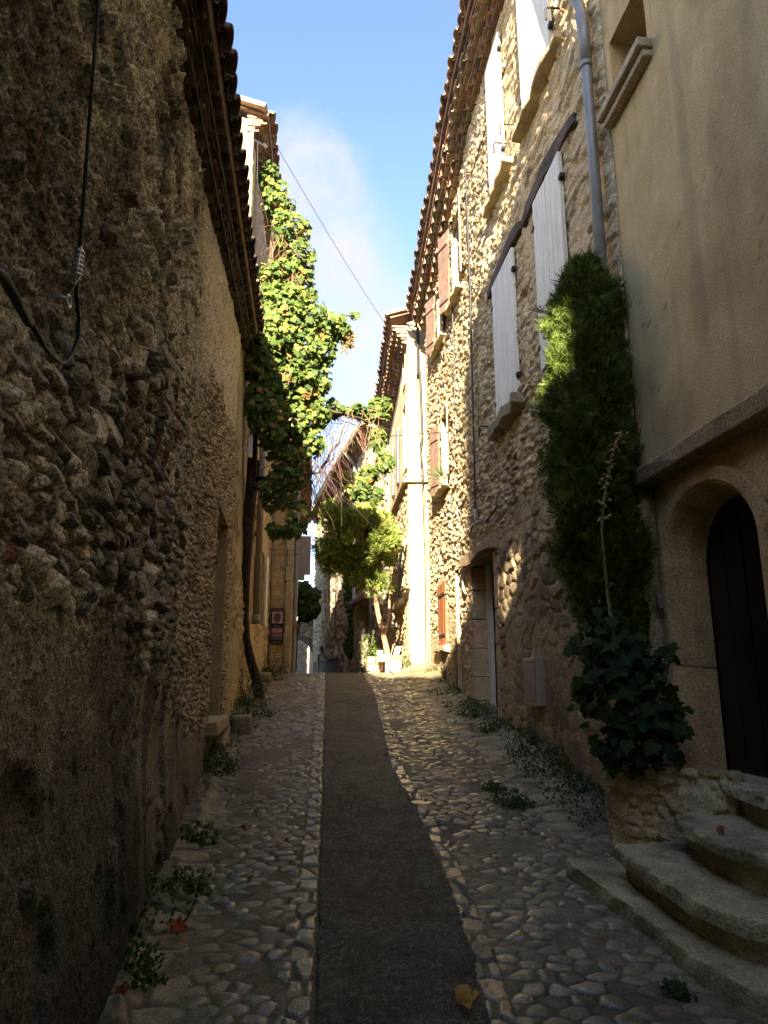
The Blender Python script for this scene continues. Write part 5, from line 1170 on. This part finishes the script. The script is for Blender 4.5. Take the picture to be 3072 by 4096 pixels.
nl = 9000; yy = np.concatenate([rng.uniform(2.6, 13.6, nl//2), rng.uniform(4.9, 12.6, nl-nl//2)]); side = np.arange(nl) < nl//2
patch = fbm(yy*1.9, np.where(side, 3., 9.), 3, 210.); u_ = rng.uniform(0, 1, nl)**2
xx = np.where(side, xl(yy)+.03+u_*.26, xr(yy)-.03-u_*.42); keepm = patch > .47; yy = yy[keepm]; xx = xx[keepm]; u_ = u_[keepm]; nl = len(yy)
pp = np.stack([xx, yy, zg(xx, yy)+.045+rng.uniform(0, .09, nl)*(1-u_)], 1)
tag(leaf_cloud('ground_cover', pp, np.array([0, -.5, .8])+rng.normal(0, .45, (nl, 3)), rng.uniform(.012, .034, nl), greens(nl, (.028, .06, .014), (.08, .13, .028), (.16, .10, .04), .05), None, M_LEAF, OVAL), 'small green weeds scattered along the foot of the walls', 'weeds', kind='stuff')
sb = empty('shrub', (-.30, 14.35, .1), 'feathery green shrub left of the conifer trunk on the sunny stone bed', 'shrub')
nl = 420; p, d = blob_points([(-.32, 14.35, .60, .2, .2, .28), (-.22, 14.3, .42, .22, .2, .16), (-.42, 14.4, .3, .12, .15, .25)], nl)
leaf_cloud('leaves', p, d+np.array([0, -.5, .5]), rng.uniform(.03, .06, nl), greens(nl, (.05, .10, .02), (.11, .18, .03), (.25, .13, .07), .1), sb, M_LEAF, OVAL)
mb = MB()
for i in range(6): mb.tube([(-.28, 14.35, .3), (-.32+random.uniform(-.15, .15), 14.35, .9)], [.008, .004], 5, (.1, .08, .05))
mb.build('stems', M_BARK, sb)
# window plant on the shuttered house
wp = empty('potted_plant', WR.py(11.2, 3.03, .12), 'spiky green plant on the sill of the lower brown shuttered window', 'plant')
c0 = WR.py(11.15, 3.05, .10)
mb = MB(); mb.lathe(c0, [(.001, 0), (.05, 0), (.065, .10), (.055, .10), (.001, .09)], 10, (.30, .15, .09)); mb.build('pot', M_TILE, wp)
n = 60; spray_mesh('foliage', np.tile(np.array(c0)+np.array([0, 0, .1]), (n, 1)), rng.normal(0, .6, (n, 3))+np.array([-.2, -.2, .6]), rng.uniform(.15, .3, n), np.full(n, .012), greens(n, (.06, .11, .03), (.12, .18, .05)), wp, 1)
# ------------------------------------------------------------------ sunny corner: raised bed, bench, pot, books
bed = empty('stone_bed', (-.2, 14.2, .0), 'low sunlit stone bed under the conifer tree', 'planter')
mb = MB(); rubble_block_wall(mb, (-.32, 14.02), (.0, 14.0), -.05, .36, .3, 3, [(.46, .37, .24), (.5, .41, .27)]); mb.build('bed_wall', M_CUT, bed, bevel=.015)
mb = MB(); mb.box((-.36, 14.06, -.1), (.72, 0, 0), (0, .5, 0), (0, 0, .40), (.16, .12, .08)); mb.build('soil', M_CUT, bed)
be = empty('stone_bench', (.1, 13.6, .08), 'small rough stone bench in the sun holding books and papers', 'bench')
stone_slab([(-.13, 13.5), (.34, 13.5), (.34, 13.85), (-.13, 13.85)], (.37, 0.), .09, (.46, .38, .25), .01, .008, 16., open_bottom=.1).build('seat', M_CUT, be)
mb = MB(); mb.box((.02, 13.54, .0), (.09, 0, 0), (0, .25, 0), (0, 0, .28), (.48, .38, .24), .008); mb.build('leg', M_CUT, be, bevel=.012)
mb = MB(); mb.box((.24, 13.54, .0), (.08, 0, 0), (0, .25, 0), (0, 0, .28), (.48, .38, .24), .008); mb.build('leg', M_CUT, be, bevel=.012)
def flat(name, o, ax, ay, az, c, label, cat):
    mb = MB(); mb.box(o, ax, ay, az, c); tag(mb.build(name, M_PAINT, None, bevel=.003), label, cat)
flat('card_box', (-.13, 13.55, .378), (.11, 0, 0), (0, .08, 0), (0, 0, .09), (.72, .70, .66), 'small white box at the left end of the stone bench', 'box')
flat('paper_sheet', (-.01, 13.53, .378), (.13, 0, 0), (0, .14, 0), (0, 0, .012), (.74, .72, .68), 'white papers lying flat on the middle of the stone bench', 'papers')
flat('picture_panel', (.12, 13.62, .378), (.02, 0, 0), (0, .2, .0), (.05, 0, .21), (.25, .16, .09), 'brown framed panel leaning on the stone bench behind the pale books', 'panel')
for i, (c, l) in enumerate([((.74, .72, .68), 'white book leaning leftmost in the row on the stone bench'), ((.62, .58, .52), 'cream book leaning second in the row on the stone bench'), ((.32, .12, .07), 'red brown book leaning between pale ones on the stone bench'), ((.70, .68, .64), 'white book leaning rightmost in the row on the stone bench')]):
    flat('book', (.175+i*.026, 13.56, .378), (.02, 0, 0), (0, .14, 0), (.055, 0, .165), c, l, 'book')
pt = empty('clay_pot', (.21, 13.25, .1), 'round pale glazed clay pot with trailing green plant beside the stone bench', 'pot')
zb = float(zg(.21, 13.25))
mb = MB(); mb.lathe((.21, 13.25, zb), [(.001, 0), (.075, 0), (.105, .06), (.118, .13), (.108, .19), (.098, .21), (.108, .225), (.095, .225), (.085, .2), (.001, .19)], 24); mb.build('jar', M_POT, pt, smooth=True)
nl = 170; p, d = blob_points([(.21, 13.25, zb+.26, .13, .12, .05), (.30, 13.22, zb+.2, .06, .06, .08), (.11, 13.2, zb+.16, .04, .04, .1)], nl)
leaf_cloud('plant', p, d+np.array([0, -.4, .7]), rng.uniform(.018, .035, nl), greens(nl, (.06, .12, .03), (.14, .20, .06)), pt, M_LEAF, OVAL)
# letter box post in front of the arched windows
lb = empty('wall_box', WF.py(14.35, 1.2, .1), 'tan metal box fixed on the sunlit rubble wall beside the arched windows', 'box')
mb = MB(); mb.box(WF.py(15.45, 1.02, .01), WF.tv*.25, WF.nv*.14, Vector((0, 0, .30))); mb.build('box', M_BOX, lb, bevel=.006)
mb = MB(); mb.box(WF.py(15.48, 1.05, .152), WF.tv*.19, WF.nv*.006, Vector((0, 0, .24))); mb.build('lid', M_BOX, lb)
# stones at the foot of the left wall
for (o, ax, ay, h_, l) in [((-1.74, 6.95, -.74), (.26, .0, 0), (-.12, .85, .10), .14, 'long worn stone block below the blocked doorway'), ((-1.62, 7.85, -.66), (.22, 0, 0), (-.04, .30, .03), .22, 'upright rough stone block in the weeds past the blocked doorway'),
                           ((-2.12, 11.9, -.12), (.28, 0, 0), (-.05, .55, .05), .16, 'flat stone step against the vine house beyond the trunk'), ((-1.50, 6.75, -.80), (.12, .02, 0), (-.03, .2, .02), .07, 'small loose stone beside the long worn block')]:
    mb = MB(); mb.box(o, ax, ay, (0, 0, h_), (.30, .25, .18), .025); tag(mb.build('stone_block', M_CUT, None, bevel=.03), l, 'stone', 'loose stone blocks at the wall foot')
# ------------------------------------------------------------------ meter box
mt = empty('meter_box', WR.py(6.9, -.27, .0), 'beige utility meter box on the foot of the shuttered house wall', 'box')
mb = MB(); mb.box(WR.py(6.72, -.27, .0), WR.tv*.40, WR.nv*.10, Vector((0, 0, .44))); mb.build('case', M_BOX, mt, bevel=.006)
M_BOXD = mat('taupe_plastic', base=(.30, .24, .19), usecol=False, rough=.5, noise=(4., .1), bump=(80., .05, .002))
mb = MB(); mb.box(WR.py(6.755, -.235, .102), WR.tv*.33, WR.nv*.006, Vector((0, 0, .35))); mb.build('door', M_BOXD, mt, bevel=.003)
mb = MB(); mb.box(WR.py(6.75, .135, .102), WR.tv*.34, WR.nv*.008, Vector((0, 0, .02))); mb.build('hood', M_BOX, mt)
# ------------------------------------------------------------------ fallen leaves
for (x, y, s_, rz, c, l) in [(.33, 2.98, .088, .7, (.55, .36, .09), 'large yellow fallen leaf lying on the asphalt edge at the bottom'), (-.90, 3.55, .072, 2.1, (.42, .10, .025), 'orange red fallen leaf on the dark cobbles at lower left'),
                             (-.70, 4.05, .04, .3, (.30, .14, .05), 'tan curled leaf on the cobbles above the orange red leaf'), (-.98, 3.02, .05, 1., (.24, .07, .03), 'red brown fallen leaf by the weed in the bottom left corner'),
                             (-.78, 5.15, .035, 2.9, (.34, .24, .10), 'pale fallen leaf on the cobbles in the middle left'), (-.88, 4.85, .035, 2., (.2, .07, .03), 'dark red fallen leaf near the middle left weeds'),
                             (1.20, 6.3, .04, 1., (.16, .05, .03), 'dark brown fallen leaf near the right wall weeds'), (1.58, 3.55, .035, 1., (.30, .12, .04), 'orange leaf on the third stone step')]:
    k = LOBED*s_; ca, sa = math.cos(rz), math.sin(rz); z = float(zg(x, y))+.045 if x < 1.5 else -.712
    V = [(x+a*ca-b*sa, y+a*sa+b*ca, z+.02*math.sin(a*60)+.15*b+.01) for a, b in k]+[(x, y, z+.004)]
    mb = MB(); mb.add(V, [(i, (i+1) % len(k), len(k)) for i in range(len(k))], c); tag(mb.build('fallen_leaf', M_LEAF), l, 'leaf', 'fallen leaves')
# ------------------------------------------------------------------ cables and wires
cb = empty('hanging_cable', WL.py(1.98, 1.2, .08), 'straight dark cable with steel tension clamp and eye hook on the near left wall', 'cable')
mb = MB(); mb.tube([WL.py(1.70, 2.12, .08), WL.py(1.715, 1.95, .08), WL.py(1.75, 1.55, .08), WL.py(1.78, 1.22, .08), WL.py(1.79, 1.05, .08), WL.py(1.835, .99, .08), WL.py(1.85, .94, .08), WL.py(1.82, .88, .08), WL.py(1.78, .835, .08), WL.py(1.739, .81, .08), WL.py(1.66, .795, .08), WL.py(1.6, .794, .08), WL.py(1.5, .803, .08)], .0055, 8); mb.build('cable', M_CABLE, cb, smooth=True)
mb = MB(); mb.tube([WL.py(1.78, 1.175, .08), WL.py(1.785, 1.085, .08)], .013, 10)
for i in range(6): mb.tube([WL.py(1.7805, 1.168-i*.014, .08), WL.py(1.7805, 1.161-i*.014, .08)], .0155, 10)
mb.tube([WL.py(1.766, 1.18, .09), WL.py(1.768, 1.02, .08)], .002, 5); mb.tube([WL.py(1.775, 1.09, .092), WL.py(1.765, 1.02, .07)], .002, 5); mb.build('clamp', M_STEEL, cb, smooth=True)
mb = MB(); mb.tube([WL.py(1.73, 1.0, .0), WL.py(1.735, 1.0, .06)]+[WL.py(1.755+.016*math.cos(a), 1.0+.016*math.sin(a), .075) for a in np.linspace(math.pi, 3.0*math.pi, 12)], .0045, 6); mb.build('hook', M_STEEL, cb, smooth=True)
mb = MB(); mb.tube([WL.py(1.15, .80, .08), WL.py(1.25, .80, .08), WL.py(1.33, .82, .08), WL.py(1.41, .812, .08), WL.py(1.5, .80, .08)], .012, 8); tag(mb.build('flexible_conduit', M_CABLE, None, smooth=True), 'thick black conduit sagging in from the left edge of the picture', 'cable')
for q, l in ((.10, 'thin wire running under the left tiled eave, nearest the wall'), (.17, 'thin wire running under the left tiled eave, farther from the wall')):
    mb = MB(); mb.tube([WL.py(y, float(np.interp(y, [2.9, 7.5, 8.2], [3.17, 3.90, 4.02]))-.03-q*.15, q) for y in (1., 2., 3., 4., 5., 6., 7., 8.1)], .005, 5); tag(mb.build('eave_wire', M_CABLE), l, 'wire', 'wires under the left eave')
fc = empty('facade_cable', WR.py(8.95, 2., .06), 'thin black cable running down the shuttered house to a white insulator', 'cable')
mb = MB(); mb.tube([WR.py(8.9, 7.2, .1), WR.py(8.9, 5.2, .08), WR.py(8.9, 4.3, .09), WR.py(8.95, 2.0, .09)], .012, 6); mb.tube([WR.py(8.95, 1.99, .09), WR.py(9.4, 1.84, .08), WR.py(9.95, 1.86, .08), WR.py(9.98, 1.55, .07)], .008, 5); mb.tube([WR.py(8.95, 1.98, .09), WR.py(8.4, 1.82, .09), WR.py(7.9, 1.90, .08)], .012, 6); mb.build('cable', M_CABLE, fc)
mb = MB(); mb.tube([WR.py(8.95, 2.1, .09), WR.py(8.95, 1.96, .09)], .022, 8); mb.tube([WR.py(8.93, 1.95, .02), WR.py(8.93, 1.90, .12), WR.py(8.97, 1.90, .12)], .008, 5); mb.build('insulator', M_STEEL, fc)
mb = MB(); mb.tube([WR.py(9.98, 1.55, .05), WR.py(9.98, 1.2, .05), WR.py(9.85, 1.12, .05)], .018, 6); mb.build('conduit', M_BOX, fc)
mb = MB(); mb.tube([WR.py(6.95, 6.95, .06), WR.py(9., 6.9, .06), WR.py(12.5, 6.4, .06)], .008, 5); mb.tube([WR.py(10.2, 7., .06), WR.py(10.2, 4., .06)], .008, 5); tag(mb.build('eave_cable', M_CABLE), 'cable running under the genoise of the shuttered house', 'cable')
ec = empty('service_cables', (.75, 13.3, 5.), 'bundle of black cables and bracket running down the sunlit end wall', 'cable')
mb = MB(); mb.tube([(.70, 13.33, 6.9), (.71, 13.33, 6.1), (.73, 13.33, 5.9), (.76, 13.33, 4.6), (.72, 13.33, 4.3), (.76, 13.31, 3.95), (.76, 13.24, 3.7), (.75, 13.34, 3.5), (.78, 13.34, 2.0), (.77, 13.34, .2)], [.022, .022, .03, .026, .02, .018, .018, .012, .010, .010], 7); mb.tube([(.66, 13.33, 5.95), (.68, 13.33, 5.2), (.71, 13.33, 4.4), (.73, 13.24, 3.7)], .009, 5); mb.tube([(.80, 13.35, 3.5), (.82, 13.35, .2)], .008, 5); mb.build('cables', M_CABLE, ec, smooth=True)
mb = MB(); mb.tube([(.68, 13.3, 6.95), (.68, 13.3, 5.9)], .02, 7); mb.tube([(.45, 13.25, 7.0), (.68, 13.3, 6.78)], .014, 6); mb.tube([(.45, 13.25, 7.0), (.80, 13.3, 6.9)], .014, 6); mb.build('bracket', M_IRON, ec)
for x, z in ((.66, 6.98), (.76, 6.93), (.82, 6.88)):
    mb = MB(); mb.lathe((x, 13.25, z), [(.001, -.05), (.025, -.04), (.03, 0), (.02, .04), (.001, .05)], 8); mb.build('insulator', M_IRON, ec, smooth=True)
mb = MB(); a = Vector((-1.55, 8.6, 7.35)); b = Vector((.66, 13.28, 6.0)); mb.tube([a.lerp(b, i/14)+Vector((0, 0, -.12*math.sin(math.pi*i/14))) for i in range(15)], .004, 5); tag(mb.build('overhead_wire', M_CABLE), 'wire crossing the sky from the vine house to the sunlit house', 'wire')
hw_ = empty('wall_anchor', (-1.70, 8.25, 7.), 'small anchor with insulator and loose cables under the eave of the vine house', 'fitting')
mb = MB(); mb.tube([(-1.78, 8.25, 7.1), (-1.6, 8.22, 6.95)], .012, 6); mb.tube([(-1.62, 8.2, 6.97), (-1.57, 8.2, 6.90)], .025, 8); mb.build('insulator', M_IRON, hw_)
mb = MB(); mb.tube([(-1.7, 8.2, 7.0), (-1.68, 8.2, 6.4), (-1.55, 8.4, 5.9)], .006, 5); mb.tube([(-1.75, 8.2, 7.05), (-1.78, 8.2, 6.4), (-1.72, 8.2, 6.1)], .006, 5); mb.build('cables', M_CABLE, hw_)
mb = MB(); mb.tube([WR.py(4.72, 6.0, .1), WR.py(4.68, 5.75, .14), WR.py(4.62, 5.7, .16), WR.py(4.6, 5.95, .12), WR.py(4.6, 6.4, .1)], .012, 6); mb.tube([WR.py(4.72, 5.9, .1), WR.py(4.66, 5.65, .12), WR.py(4.6, 5.8, .12)], .008, 5); tag(mb.build('cable_loop', M_CABLE), 'loop of black cables beside the drainpipe top at the plaster house corner', 'cable')
